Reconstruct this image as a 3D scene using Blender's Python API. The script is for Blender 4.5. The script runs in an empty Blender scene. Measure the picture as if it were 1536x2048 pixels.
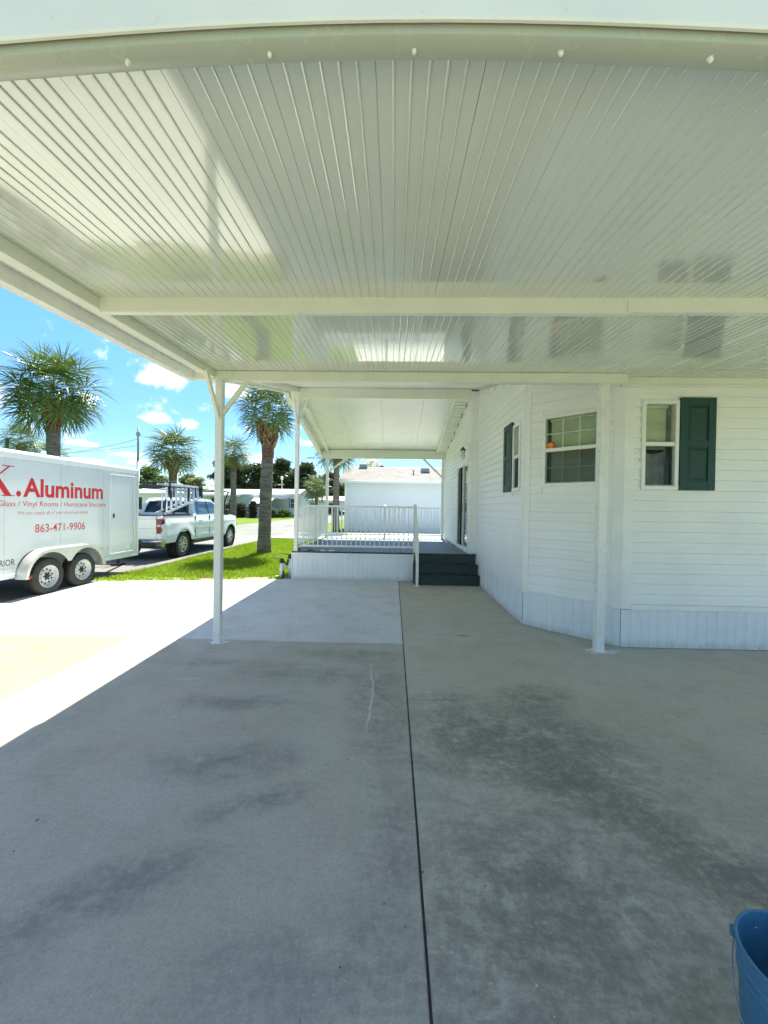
import bpy, bmesh, math, random
import numpy as np
from mathutils import Vector, Matrix

random.seed(7)
RNG = np.random.default_rng(11)
sc = bpy.context.scene
COL = sc.collection

# ------------------------------------------------------------------ camera
cam_d = bpy.data.cameras.new("camera")
cam_d.sensor_fit = 'VERTICAL'
cam_d.sensor_height = 36.0
cam_d.lens = 770.0 / 2048.0 * 36.0
cam_d.clip_start = 0.05
cam_d.clip_end = 3000.0
cam = bpy.data.objects.new("camera", cam_d)
COL.objects.link(cam)
Rw = ((0.9996181, 0.0149954, -0.0232119),
      (0.02336898, -0.01038621, 0.99967296),
      (0.01474941, -0.99983362, -0.01073267))
M = Matrix(((Rw[0][0], -Rw[0][1], -Rw[0][2], 0.0),
            (Rw[1][0], -Rw[1][1], -Rw[1][2], 0.0),
            (Rw[2][0], -Rw[2][1], -Rw[2][2], 1.66),
            (0, 0, 0, 1)))
cam.matrix_world = M
sc.camera = cam

# ------------------------------------------------------------------ world, sun, exposure
SUN = Vector((0.03, 0.56, 1.0)).normalized()
world = bpy.data.worlds.new("World")
sc.world = world
world.use_nodes = True
wn, wl_ = world.node_tree.nodes, world.node_tree.links
wn.clear()
w_out = wn.new("ShaderNodeOutputWorld")
w_bg = wn.new("ShaderNodeBackground")
w_bg.inputs["Strength"].default_value = 0.055
w_sky = wn.new("ShaderNodeTexSky")
w_sky.sky_type = 'NISHITA'
w_sky.sun_disc = False
w_sky.sun_elevation = math.asin(SUN.z)
w_sky.sun_rotation = math.atan2(SUN.x, SUN.y)
w_sky.air_density = 0.8
w_sky.dust_density = 0.0
w_sky.ozone_density = 2.0
wl_.new(w_bg.outputs[0], w_out.inputs[0])


def wnode(op, a, b=None, c=None):
    n = wn.new("ShaderNodeMath")
    n.operation = op
    for i, v in enumerate((a, b, c)):
        if v is None:
            continue
        if isinstance(v, (int, float)):
            n.inputs[i].default_value = v
        else:
            wl_.new(v, n.inputs[i])
    return n.outputs[0]


w_tc = wn.new("ShaderNodeTexCoord")
w_noise = wn.new("ShaderNodeTexNoise")
w_noise.inputs["Scale"].default_value = 26.0
w_noise.inputs["Detail"].default_value = 7.0
w_noise.inputs["Roughness"].default_value = 0.62
wl_.new(w_tc.outputs["Generated"], w_noise.inputs["Vector"])
w_n2 = wn.new("ShaderNodeTexNoise")
w_n2.inputs["Scale"].default_value = 5.5
w_n2.inputs["Detail"].default_value = 9.0
w_n2.inputs["Roughness"].default_value = 0.58
wmap = wn.new("ShaderNodeMapping")
wmap.inputs["Scale"].default_value = (1, 1, 2.6)
wl_.new(w_tc.outputs["Generated"], wmap.inputs["Vector"])
wl_.new(wmap.outputs[0], w_n2.inputs["Vector"])
w_sep = wn.new("ShaderNodeSeparateXYZ")
wl_.new(w_tc.outputs["Generated"], w_sep.inputs[0])
# fair-weather cumulus: named puffs (azimuth from +y towards +x, elevation, half sizes, degrees) and a scatter all round
PUFFS = [(-31.6, 15.6, 4.3, 2.7), (-32.0, 10.6, 2.9, 1.3), (-28.2, 10.3, 2.2, 1.1), (-39.5, 6.9, 1.9, 0.55), (-35, 6.0, 2.2, 0.5),
         (-23.0, 15.5, 3.6, 2.4), (-20.5, 6.4, 3.6, 1.1), (-12.6, 9.0, 1.5, 0.6), (-44.0, 9.5, 1.2, 0.35), (-33.5, 5.2, 2.0, 0.7),
         (28, 9, 6, 3), (63, 14, 7, 3), (100, 9, 8, 3), (140, 12, 7, 4), (-80, 13, 7, 3), (-120, 9, 9, 4), (-160, 14, 7, 3), (178, 8, 8, 3)]
cover = None
for az, el, ha, hb in PUFFS:
    a, e = math.radians(az), math.radians(el)
    d = Vector((math.sin(a) * math.cos(e), math.cos(a) * math.cos(e), math.sin(e)))
    t = Vector((math.cos(a), -math.sin(a), 0))
    u = d.cross(t) * -1
    if u.z < 0:
        u = -u

    def wdot(v, s):
        n = wn.new("ShaderNodeVectorMath")
        n.operation = 'DOT_PRODUCT'
        wl_.new(w_tc.outputs["Generated"], n.inputs[0])
        n.inputs[1].default_value = v / s
        return n.outputs["Value"]
    px = wdot(t, math.radians(ha))
    py = wdot(u, math.radians(hb))
    py = wnode('SUBTRACT', py, d.dot(u) / math.radians(hb))
    # flat bottoms: the lower half falls off faster
    low = wnode('MULTIPLY', wnode('MINIMUM', py, 0.0), 0.7)
    py2 = wnode('ADD', py, low)
    r2 = wnode('ADD', wnode('MULTIPLY', px, px), wnode('MULTIPLY', py2, py2))
    front = wdot(d, 1.0)
    v = wnode('SUBTRACT', 1.0, wnode('POWER', r2, 0.5))
    v = wnode('MULTIPLY', v, wnode('GREATER_THAN', front, 0.5))
    v = wnode('MAXIMUM', v, -2.2)
    cover = v if cover is None else wnode('MAXIMUM', cover, v)
nz = wnode('MULTIPLY', wnode('SUBTRACT', w_noise.outputs["Fac"], 0.5), 1.9)
nz2 = wnode('MULTIPLY', wnode('SUBTRACT', w_n2.outputs["Fac"], 0.5), 1.1)
puff = wnode('ADD', wnode('ADD', cover, nz), nz2)
# added cloud cover, mostly unseen above the view, to brighten the shade
w_div = wn.new("ShaderNodeVectorMath")
w_div.operation = 'DIVIDE'
wl_.new(w_tc.outputs["Generated"], w_div.inputs[0])
w_cz = wn.new("ShaderNodeCombineXYZ")
w_zz = wnode('ADD', wnode('MAXIMUM', w_sep.outputs[2], 0.05), 0.12)
for i_ in range(3):
    wl_.new(w_zz, w_cz.inputs[i_])
wl_.new(w_cz.outputs[0], w_div.inputs[1])
w_n3 = wn.new("ShaderNodeTexNoise")
w_n3.inputs["Scale"].default_value = 2.1
w_n3.inputs["Detail"].default_value = 7.0
w_n3.inputs["Roughness"].default_value = 0.55
wl_.new(w_div.outputs[0], w_n3.inputs["Vector"])
w_hi = wn.new("ShaderNodeMapRange")
w_hi.inputs["From Min"].default_value = 0.40
w_hi.inputs["From Max"].default_value = 0.56
w_hi.inputs["To Min"].default_value = -3.0
w_hi.inputs["To Max"].default_value = 0.0
wl_.new(w_sep.outputs[2], w_hi.inputs["Value"])
high = wnode('ADD', wnode('MULTIPLY', wnode('SUBTRACT', w_n3.outputs["Fac"], 0.49), 7.0), w_hi.outputs[0])
puff = wnode('MAXIMUM', puff, high)
mr = wn.new("ShaderNodeMapRange")
mr.interpolation_type = 'SMOOTHSTEP'
mr.inputs["From Min"].default_value = 0.08
mr.inputs["From Max"].default_value = 0.62
mr.inputs["To Max"].default_value = 0.9
wl_.new(puff, mr.inputs["Value"])
w_mix = wn.new("ShaderNodeMix")
w_mix.data_type = 'RGBA'
wl_.new(mr.outputs[0], w_mix.inputs[0])
w_hsv = wn.new("ShaderNodeHueSaturation")
w_hsv.inputs["Saturation"].default_value = 1.26
w_hsv.inputs["Value"].default_value = 0.97
w_hsv.inputs["Hue"].default_value = 0.510
wl_.new(w_sky.outputs[0], w_hsv.inputs["Color"])
w_fade = wn.new("ShaderNodeMapRange")       # a clear dry horizon
w_fade.inputs["From Min"].default_value = 0.0
w_fade.inputs["From Max"].default_value = 0.36
w_fade.inputs["To Min"].default_value = 0.40
wl_.new(w_sep.outputs[2], w_fade.inputs["Value"])
w_mul = wn.new("ShaderNodeVectorMath")
w_mul.operation = 'SCALE'
wl_.new(w_hsv.outputs[0], w_mul.inputs[0])
wl_.new(w_fade.outputs[0], w_mul.inputs["Scale"])
wl_.new(w_mul.outputs[0], w_mix.inputs[6])
w_shade = wn.new("ShaderNodeMix")
w_shade.data_type = 'RGBA'
w_sr = wn.new("ShaderNodeMapRange")
w_sr.inputs["From Min"].default_value = 0.36
w_sr.inputs["From Max"].default_value = 0.60
wl_.new(w_noise.outputs["Fac"], w_sr.inputs["Value"])
wl_.new(w_sr.outputs[0], w_shade.inputs[0])
w_shade.inputs[6].default_value = (2.1, 2.35, 2.8, 1)
w_shade.inputs[7].default_value = (4.3, 4.3, 4.5, 1)
wl_.new(w_shade.outputs[2], w_mix.inputs[7])
wl_.new(w_mix.outputs[2], w_bg.inputs["Color"])

sun_d = bpy.data.lights.new("sun", 'SUN')
sun_d.energy = 2.1
sun_d.angle = math.radians(0.5)
sun_d.color = (1.0, 0.95, 0.87)
sun = bpy.data.objects.new("sun", sun_d)
COL.objects.link(sun)
sun.rotation_euler = SUN.to_track_quat('Z', 'Y').to_euler()

sc.view_settings.view_transform = 'Standard'
sc.view_settings.look = 'None'
sc.view_settings.gamma = 1.0
sc.view_settings.use_curve_mapping = False
sc.view_settings.exposure = 2.84
sc.view_settings.use_white_balance = True      # the phone balanced for the shade
sc.view_settings.white_balance_temperature = 7250
sc.view_settings.white_balance_tint = -3
sc.cycles.max_bounces = 10
sc.cycles.diffuse_bounces = 7
sc.cycles.glossy_bounces = 5
sc.cycles.transparent_max_bounces = 24
sc.cycles.transmission_bounces = 6
sc.cycles.caustics_reflective = False
sc.cycles.caustics_refractive = False
sc.cycles.sample_clamp_indirect = 6.0
sc.cycles.use_denoising = True

# ------------------------------------------------------------------ materials
MATS = {}


class NT:
    def __init__(s, name):
        s.m = bpy.data.materials.new(name)
        s.m.use_nodes = True
        s.t = s.m.node_tree
        s.n, s.l = s.t.nodes, s.t.links
        s.n.clear()
        s.out = s.n.new("ShaderNodeOutputMaterial")
        MATS[name] = s.m

    def put(s, sock, v):
        if isinstance(v, (int, float)):
            sock.default_value = v
        elif isinstance(v, tuple):
            sock.default_value = v if len(v) != 3 or sock.type == 'VECTOR' else (*v, 1)
        else:
            s.l.new(v, sock)

    def math(s, op, a, b=None, c=None):
        n = s.n.new("ShaderNodeMath")
        n.operation = op
        for i, v in enumerate((a, b, c)):
            if v is not None:
                s.put(n.inputs[i], v)
        return n.outputs[0]

    def pos(s):
        return s.n.new("ShaderNodeNewGeometry").outputs["Position"]

    def obj(s):
        return s.n.new("ShaderNodeTexCoord").outputs["Object"]

    def mapping(s, v, loc=(0, 0, 0), rot=(0, 0, 0), scale=(1, 1, 1), kind='POINT'):
        n = s.n.new("ShaderNodeMapping")
        n.vector_type = kind
        s.l.new(v, n.inputs["Vector"])
        n.inputs["Location"].default_value = loc
        n.inputs["Rotation"].default_value = rot
        n.inputs["Scale"].default_value = scale
        return n.outputs[0]

    def noise(s, v, scale, detail=4, rough=0.55, dist=0.0):
        n = s.n.new("ShaderNodeTexNoise")
        s.l.new(v, n.inputs["Vector"])
        n.inputs["Scale"].default_value = scale
        n.inputs["Detail"].default_value = detail
        n.inputs["Roughness"].default_value = rough
        n.inputs["Distortion"].default_value = dist
        return n.outputs["Fac"]

    def ramp(s, v, a, b, lo=0.0, hi=1.0, smooth=True):
        n = s.n.new("ShaderNodeMapRange")
        n.interpolation_type = 'SMOOTHSTEP' if smooth else 'LINEAR'
        s.l.new(v, n.inputs["Value"])
        n.inputs["From Min"].default_value = a
        n.inputs["From Max"].default_value = b
        n.inputs["To Min"].default_value = lo
        n.inputs["To Max"].default_value = hi
        return n.outputs[0]

    def mix(s, f, a, b, mode='MIX'):
        n = s.n.new("ShaderNodeMix")
        n.data_type = 'RGBA'
        n.blend_type = mode
        s.put(n.inputs[0], f)
        s.put(n.inputs[6], a)
        s.put(n.inputs[7], b)
        return n.outputs[2]

    def bump(s, h, strength=0.3, dist=0.01):
        n = s.n.new("ShaderNodeBump")
        n.inputs["Strength"].default_value = strength
        n.inputs["Distance"].default_value = dist
        s.l.new(h, n.inputs["Height"])
        return n.outputs[0]

    def bsdf(s, color, rough=0.5, metal=0.0, normal=None, spec=0.5, coat=0.0, sss=0.0, **kw):
        n = s.n.new("ShaderNodeBsdfPrincipled")
        s.put(n.inputs["Base Color"], color)
        s.put(n.inputs["Roughness"], rough)
        n.inputs["Metallic"].default_value = metal
        n.inputs["Specular IOR Level"].default_value = spec
        n.inputs["Coat Weight"].default_value = coat
        n.inputs["Coat Roughness"].default_value = 0.05
        if normal is not None:
            s.l.new(normal, n.inputs["Normal"])
        s.l.new(n.outputs[0], s.out.inputs["Surface"])
        return n


def simple(name, color, rough=0.5, metal=0.0, var=0.08, vscale=3.0, bump=0.0, bscale=60.0, spec=0.5, coat=0.0):
    """A paint or plastic with slight cloudiness and wear in colour and gloss."""
    t = NT(name)
    p = t.pos()
    n1 = t.noise(p, vscale, 5, 0.6)
    f = t.ramp(n1, 0.3, 0.7, 1.0 - var, 1.0 + var * 0.4)
    c = t.mix(1.0, color, t.n.new("ShaderNodeCombineColor").outputs[0], 'MULTIPLY')
    comb = [x for x in t.n if x.bl_idname == "ShaderNodeCombineColor"][0]
    for i in range(3):
        t.l.new(f, comb.inputs[i])
    r = t.ramp(t.noise(p, vscale * 4, 3), 0.3, 0.7, rough * 0.85, min(1, rough * 1.15))
    nrm = t.bump(t.noise(p, bscale, 3), bump, 0.004) if bump else None
    t.bsdf(c, r, metal, nrm, spec, coat)
    return t.m


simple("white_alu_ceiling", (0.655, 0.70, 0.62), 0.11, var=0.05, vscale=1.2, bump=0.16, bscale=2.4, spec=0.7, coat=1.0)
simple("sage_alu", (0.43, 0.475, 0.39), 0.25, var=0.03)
simple("cream_alu", (0.78, 0.80, 0.70), 0.32, var=0.04)
simple("white_alu", (0.80, 0.815, 0.78), 0.30, var=0.05)
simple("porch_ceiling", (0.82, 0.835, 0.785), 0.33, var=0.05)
simple("trim_white", (0.85, 0.86, 0.83), 0.40, var=0.05)
simple("frame_white", (0.84, 0.85, 0.83), 0.30, var=0.03)
simple("shutter_green", (0.006, 0.052, 0.044), 0.5, var=0.15, bump=0.25, bscale=220)
simple("dark_void", (0.02, 0.022, 0.022), 0.9)
simple("interior_wall", (0.30, 0.36, 0.38), 0.9)
simple("blind_cream", (0.76, 0.80, 0.60), 0.55, var=0.1)
simple("curtain_grey", (0.62, 0.64, 0.61), 0.9, var=0.25, vscale=9)
simple("trailer_white", (0.66, 0.72, 0.745), 0.22, var=0.05, vscale=1.5, bump=0.03, bscale=2.0, coat=0.3)
simple("trailer_trim", (0.74, 0.79, 0.82), 0.3, var=0.05)
simple("polished_alu", (0.74, 0.74, 0.71), 0.38, metal=0.55, var=0.05, vscale=3)
simple("tyre_rubber", (0.028, 0.028, 0.028), 0.75, var=0.3, vscale=12, bump=0.2, bscale=120)
simple("rim_white", (0.50, 0.54, 0.56), 0.35, var=0.15, vscale=14)
simple("rim_alloy", (0.55, 0.56, 0.58), 0.28, metal=0.8, var=0.1)
simple("truck_white", (0.76, 0.79, 0.83), 0.25, var=0.03, coat=0.35)
simple("black_plastic", (0.016, 0.017, 0.018), 0.45, var=0.2)
simple("black_steel", (0.012, 0.014, 0.016), 0.4, var=0.2)
simple("chrome", (0.50, 0.52, 0.54), 0.16, metal=1.0, var=0.05)
simple("red_vinyl", (0.58, 0.013, 0.022), 0.35, var=0.05)
simple("faded_red_vinyl", (0.60, 0.07, 0.085), 0.4, var=0.1)
simple("pale_red_vinyl", (0.60, 0.22, 0.23), 0.4, var=0.1)
simple("navy_vinyl", (0.04, 0.05, 0.09), 0.35)
simple("grey_vinyl", (0.30, 0.32, 0.36), 0.35)
simple("tail_red", (0.20, 0.004, 0.010), 0.2, var=0.1, coat=0.25)
simple("tail_clear", (0.62, 0.45, 0.44), 0.15, var=0.05, coat=0.8)
simple("ladder_alu", (0.70, 0.73, 0.76), 0.3, metal=0.55, var=0.1)
simple("pvc_white", (0.80, 0.80, 0.76), 0.4, var=0.08)
simple("wire_steel", (0.30, 0.31, 0.32), 0.4, metal=0.8)
simple("concrete_chip", (0.62, 0.62, 0.58), 0.8)
simple("paint_splash", (0.60, 0.61, 0.60), 0.7, var=0.1)
simple("pole_grey", (0.30, 0.33, 0.36), 0.75, var=0.2)
simple("lamp_white", (0.7, 0.72, 0.72), 0.4)
simple("cable_black", (0.03, 0.03, 0.03), 0.6)
simple("sticker_red", (0.70, 0.035, 0.02), 0.4, var=0.02)
simple("sticker_yellow", (0.90, 0.62, 0.05), 0.4, var=0.02)
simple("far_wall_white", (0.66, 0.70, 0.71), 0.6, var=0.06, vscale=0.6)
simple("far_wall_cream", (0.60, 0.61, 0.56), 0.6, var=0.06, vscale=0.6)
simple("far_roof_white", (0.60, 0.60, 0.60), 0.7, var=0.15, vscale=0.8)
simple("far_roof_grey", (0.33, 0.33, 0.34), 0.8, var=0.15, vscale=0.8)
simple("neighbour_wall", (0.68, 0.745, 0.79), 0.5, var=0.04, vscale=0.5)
simple("vent_blue", (0.20, 0.27, 0.34), 0.5)
simple("blue_shutter", (0.05, 0.14, 0.30), 0.5)
simple("wood_dark", (0.09, 0.07, 0.05), 0.8)
simple("car_silver", (0.60, 0.63, 0.66), 0.25, coat=0.6)
simple("car_dark", (0.03, 0.035, 0.045), 0.25, coat=0.6)
simple("siding_white", (0.855, 0.865, 0.84), 0.42, var=0.05, vscale=1.3, bump=0.12, bscale=160)
simple("soil_dry", (0.30, 0.25, 0.17), 0.95, var=0.3, vscale=12, bump=0.5, bscale=60)

# glass
t = NT("bucket_blue")
p = t.pos()
c = t.mix(t.ramp(t.noise(p, 9, 5, 0.7), 0.3, 0.7), (0.036, 0.14, 0.235), (0.055, 0.185, 0.29))
c = t.mix(t.ramp(t.noise(t.mapping(p, scale=(60, 60, 4)), 1.0, 4, 0.7), 0.60, 0.72, 0, 0.35), c, (0.16, 0.27, 0.34))
c = t.mix(t.ramp(t.noise(p, 70, 3, 0.6), 0.68, 0.73, 0, 0.6), c, (0.45, 0.50, 0.50))
c = t.mix(t.ramp(t.noise(p, 5, 4, 0.7), 0.52, 0.72, 0, 0.35), c, (0.16, 0.18, 0.17))
t.bsdf(c, t.ramp(t.noise(p, 20, 4), 0.3, 0.7, 0.35, 0.6), 0, t.bump(t.noise(p, 80, 3), 0.08, 0.003))
t = NT("glass")
tr = t.n.new("ShaderNodeBsdfTransparent")
tr.inputs[0].default_value = (0.80, 0.86, 0.80, 1)
gl = t.n.new("ShaderNodeBsdfGlossy")
gl.inputs["Roughness"].default_value = 0.015
gl.inputs["Color"].default_value = (0.95, 0.97, 0.97, 1)
fr = t.n.new("ShaderNodeFresnel")
fr.inputs["IOR"].default_value = 1.5
ms = t.n.new("ShaderNodeMixShader")
t.l.new(t.bump(t.noise(t.pos(), 2.2, 2), 0.06, 0.02), gl.inputs["Normal"])
t.l.new(fr.outputs[0], ms.inputs[0])
t.l.new(tr.outputs[0], ms.inputs[1])
t.l.new(gl.outputs[0], ms.inputs[2])
t.l.new(ms.outputs[0], t.out.inputs[0])
t = NT("dark_glass")
t.bsdf((0.012, 0.02, 0.024), 0.04, spec=0.5)
t = NT("car_glass")
t.bsdf((0.03, 0.075, 0.105), 0.04, spec=0.7)
# insect screen: fine dark weave, part see-through
t = NT("insect_screen")
tr = t.n.new("ShaderNodeBsdfTransparent")
df = t.n.new("ShaderNodeBsdfDiffuse")
df.inputs[0].default_value = (0.028, 0.036, 0.036, 1)
ms = t.n.new("ShaderNodeMixShader")
ms.inputs[0].default_value = 0.30
t.l.new(tr.outputs[0], ms.inputs[1])
t.l.new(df.outputs[0], ms.inputs[2])
t.l.new(ms.outputs[0], t.out.inputs[0])


t = NT("skirt_white")
p = t.pos()
sx = t.n.new("ShaderNodeSeparateXYZ")
t.l.new(p, sx.inputs[0])
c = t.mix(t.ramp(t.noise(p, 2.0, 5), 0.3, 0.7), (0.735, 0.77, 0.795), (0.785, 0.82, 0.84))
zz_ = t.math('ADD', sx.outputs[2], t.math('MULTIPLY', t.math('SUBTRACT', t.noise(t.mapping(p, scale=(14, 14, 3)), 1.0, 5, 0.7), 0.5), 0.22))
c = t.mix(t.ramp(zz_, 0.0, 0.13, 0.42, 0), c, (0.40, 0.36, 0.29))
t.bsdf(c, 0.45, 0, t.bump(t.noise(p, 30, 3), 0.05, 0.004))
t = NT("stair_composite")
p = t.pos()
c = t.mix(t.ramp(t.noise(t.mapping(p, scale=(3, 60, 60)), 1.0, 5, 0.7), 0.3, 0.7), (0.018, 0.034, 0.034), (0.034, 0.054, 0.054))
c = t.mix(t.ramp(t.noise(p, 6, 6, 0.72), 0.52, 0.75, 0, 0.35), c, (0.11, 0.115, 0.105))
t.bsdf(c, 0.6, 0, t.bump(t.noise(t.mapping(p, scale=(3, 60, 60)), 1.0, 5), 0.4, 0.003))


# concrete with stains that have a shape of their own
def concrete(name, base, light, stains=(), scratches=(), dark=(0.10, 0.105, 0.10), streak=0.5):
    t = NT(name)
    p = t.pos()
    n_big = t.noise(p, 0.55, 5, 0.6, 0.6)
    n_mid = t.noise(p, 2.6, 8, 0.68, 0.4)
    n_brush = t.noise(t.mapping(p, scale=(2.2, 34, 1)), 1.0, 6, 0.7)
    n_fine = t.noise(p, 95, 4, 0.7)
    n_grit = t.noise(p, 260, 2, 0.6)
    c = t.mix(t.ramp(n_big, 0.32, 0.68), base, light)
    c = t.mix(t.ramp(n_mid, 0.42, 0.78, 0, 0.45), c, tuple(x * 0.70 for x in base))
    c = t.mix(t.math('MULTIPLY', t.ramp(n_brush, 0.50, 0.78, 0, 0.75 * streak), t.ramp(n_mid, 0.36, 0.66)), c, tuple(x * 0.48 for x in base))
    c = t.mix(t.ramp(n_brush, 0.18, 0.42, 0.18 * streak, 0), c, tuple(min(1, x * 1.35) for x in light))
    # stains
    if stains:
        s = None
        for cx, cy, rx, ry, rot, k in stains:
            v = t.mapping(p, (cx, cy, 0), (0, 0, math.radians(rot)), (rx, ry, 1000), 'TEXTURE')
            ln = t.n.new("ShaderNodeVectorMath")
            ln.operation = 'LENGTH'
            t.l.new(v, ln.inputs[0])
            f = t.math('MULTIPLY', t.math('SUBTRACT', 1.15, ln.outputs["Value"]), k)
            f = t.math('MAXIMUM', f, 0.0)
            s = f if s is None else t.math('ADD', s, f)
        nn = t.noise(p, 4.6, 10, 0.80, 0.5)
        nd = t.noise(t.mapping(p, rot=(0, 0, 0.9), scale=(3, 11, 1)), 1.0, 8, 0.72)
        tex = t.math('ADD', t.math('MULTIPLY', nn, 1.3), t.math('MULTIPLY', nd, 0.8))
        m = t.math('MULTIPLY', t.math('MULTIPLY', s, 0.84), t.ramp(tex, 0.80, 1.30, 0.10, 2.1))
        m = t.math('MULTIPLY', m, t.ramp(t.noise(p, 24, 8, 0.80), 0.30, 0.70, 0.35, 1.7))
        m = t.math('MULTIPLY', t.math('SUBTRACT', 1.0, t.math('POWER', 2.718, t.math('MULTIPLY', m, -1.25))), 0.86)
        c = t.mix(m, c, dark)
        # pitted specks of pale sand where the paste has worn away
        sp = t.ramp(t.noise(p, 120, 2, 0.5), 0.69, 0.74, 0, 0.45)
        c = t.mix(t.math('MULTIPLY', sp, t.math('MINIMUM', s, 1.0)), c, (0.5, 0.5, 0.46))
    for cx, cy, rx, ry, rot, k, col in scratches:
        pw = t.n.new("ShaderNodeVectorMath")
        pw.operation = 'ADD'
        t.l.new(p, pw.inputs[0])
        wob = t.n.new("ShaderNodeCombineXYZ")
        t.l.new(t.math('MULTIPLY', t.math('SUBTRACT', t.noise(p, 1.6, 3), 0.5), 0.16), wob.inputs[0])
        t.l.new(wob.outputs[0], pw.inputs[1])
        v = t.mapping(pw.outputs[0], (cx, cy, 0), (0, 0, math.radians(rot)), (rx, ry, 1000), 'TEXTURE')
        ln = t.n.new("ShaderNodeVectorMath")
        ln.operation = 'LENGTH'
        t.l.new(v, ln.inputs[0])
        f = t.ramp(ln.outputs["Value"], 0.55, 1.0, k, 0)
        f = t.math('MULTIPLY', f, t.ramp(t.noise(p, 22, 5, 0.7), 0.3, 0.55, 0.1, 1))
        c = t.mix(f, c, col)
    n_grain = t.noise(p, 30, 6, 0.78)
    c = t.mix(t.ramp(n_grain, 0.40, 0.76, 0.0, 0.40), c, tuple(x * 0.55 for x in base))
    c = t.mix(t.ramp(n_grain, 0.20, 0.44, 0.24, 0.0), c, tuple(min(1, x * 1.25) for x in light))
    c = t.mix(t.ramp(n_fine, 0.35, 0.75, 0.0, 0.42), c, tuple(x * 0.5 for x in base))
    c = t.mix(t.ramp(t.noise(p, 75, 1, 0.5), 0.735, 0.76, 0, 0.6), c, (0.66, 0.66, 0.62))
    c = t.mix(t.ramp(t.noise(t.mapping(p, (3, 1, 0)), 34, 1, 0.5), 0.77, 0.785, 0, 0.85), c, (0.09, 0.09, 0.08))
    c = t.mix(t.ramp(n_grit, 0.66, 0.80, 0, 0.35), c, tuple(x * 0.45 for x in base))
    h = t.math('ADD', t.math('MULTIPLY', n_fine, 0.6), t.math('MULTIPLY', n_brush, 0.5))
    rg = t.ramp(n_mid, 0.3, 0.7, 0.62, 0.86)
    t.bsdf(c, rg, 0, t.bump(h, 0.35, 0.004), 0.4)


STAIN_R = [(1.0, 2.2, 1.5, 1.45, -20, .34), (1.28, 3.40, 0.34, 0.30, 0, .75), (1.05, 2.75, 0.75, 0.55, -30, .85), (1.14, 2.46, 0.35, 0.22, -35, .9), (0.48, 2.8, 0.45, 0.5, 10, .55),
           (1.30, 2.06, 0.55, 0.28, -48, .85), (0.55, 1.75, 0.55, 0.42, 15, .6), (1.62, 1.74, 0.35, 0.22, -45, 1.0), (0.85, 1.42, 0.7, 0.40, 0, .62),
           (0.4, 3.35, 0.35, 0.12, 10, .5), (1.9, 1.5, .5, .4, -40, .8), (0.3, 1.2, .3, .5, 0, .4), (0.95, 5.05, .12, .05, 0, .9)]
STAIN_L = [(-1.27, 3.2, 0.55, 0.14, 0, .6), (-1.05, 2.46, 0.55, 0.22, 12, .5), (-0.75, 2.12, 0.35, 0.12, 25, .65), (-1.18, 1.63, 0.42, 0.16, 25, .75),
           (-0.10, 3.4, 0.30, 0.9, 0, .5), (-0.35, 4.3, 0.6, 0.22, 0, .5), (0.05, 2.0, 0.25, 1.2, 0, .42), (-1.7, 4.0, 0.9, 0.12, 0, .4),
           (-0.3, 1.35, .5, .22, 0, .4), (-0.9, 3.75, 1.1, .25, 3, .35), (-1.5, 1.25, .3, .2, 30, .5)]
concrete("concrete_old_east", (0.50, 0.455, 0.355), (0.54, 0.515, 0.43), STAIN_R, dark=(0.105, 0.104, 0.086))
concrete("concrete_old_west", (0.465, 0.42, 0.335), (0.51, 0.48, 0.405), STAIN_L,
         [(-0.18, 3.45, 0.016, 0.80, 2, .85, (0.62, 0.62, 0.58)), (-1.95, 3.62, .16, .03, 10, .5, (0.6, 0.6, 0.57))], dark=(0.13, 0.14, 0.135))
concrete("concrete_old_sun_toned", (0.29, 0.25, 0.19), (0.33, 0.29, 0.23))  # west slab's concrete, darkened in colour so full sun leaves it tan
concrete("concrete_new", (0.62, 0.61, 0.585), (0.70, 0.69, 0.67), streak=0.7)
concrete("concrete_far", (0.58, 0.57, 0.55), (0.62, 0.61, 0.6))

t = NT("asphalt")
p = t.pos()
c = t.mix(t.ramp(t.noise(p, 0.35, 5), 0.3, 0.7), (0.15, 0.15, 0.155), (0.21, 0.21, 0.215))
c = t.mix(t.ramp(t.noise(p, 150, 2), 0.4, 0.7, 0, 0.5), c, (0.10, 0.10, 0.10))
c = t.mix(t.ramp(t.noise(t.mapping(p, scale=(3, .25, 1)), 1.0, 4), 0.5, 0.75, 0, 0.4), c, (0.26, 0.26, 0.26))
t.bsdf(c, 0.85, 0, t.bump(t.noise(p, 160, 2), 0.4, 0.006), 0.3)

t = NT("lawn_base")
p = t.pos()
c = t.mix(t.ramp(t.noise(p, 0.8, 6, 0.65), 0.3, 0.7), (0.085, 0.15, 0.010), (0.14, 0.20, 0.018))
c = t.mix(t.ramp(t.noise(p, 14, 5, 0.7), 0.35, 0.7, 0, 0.6), c, (0.07, 0.13, 0.012))
c = t.mix(t.ramp(t.noise(p, 2.3, 4, 0.7), 0.62, 0.8, 0, 0.7), c, (0.25, 0.24, 0.09))
t.bsdf(c, 0.9, 0, t.bump(t.noise(p, 40, 5, 0.7), 0.8, 0.03), 0.2)


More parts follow.
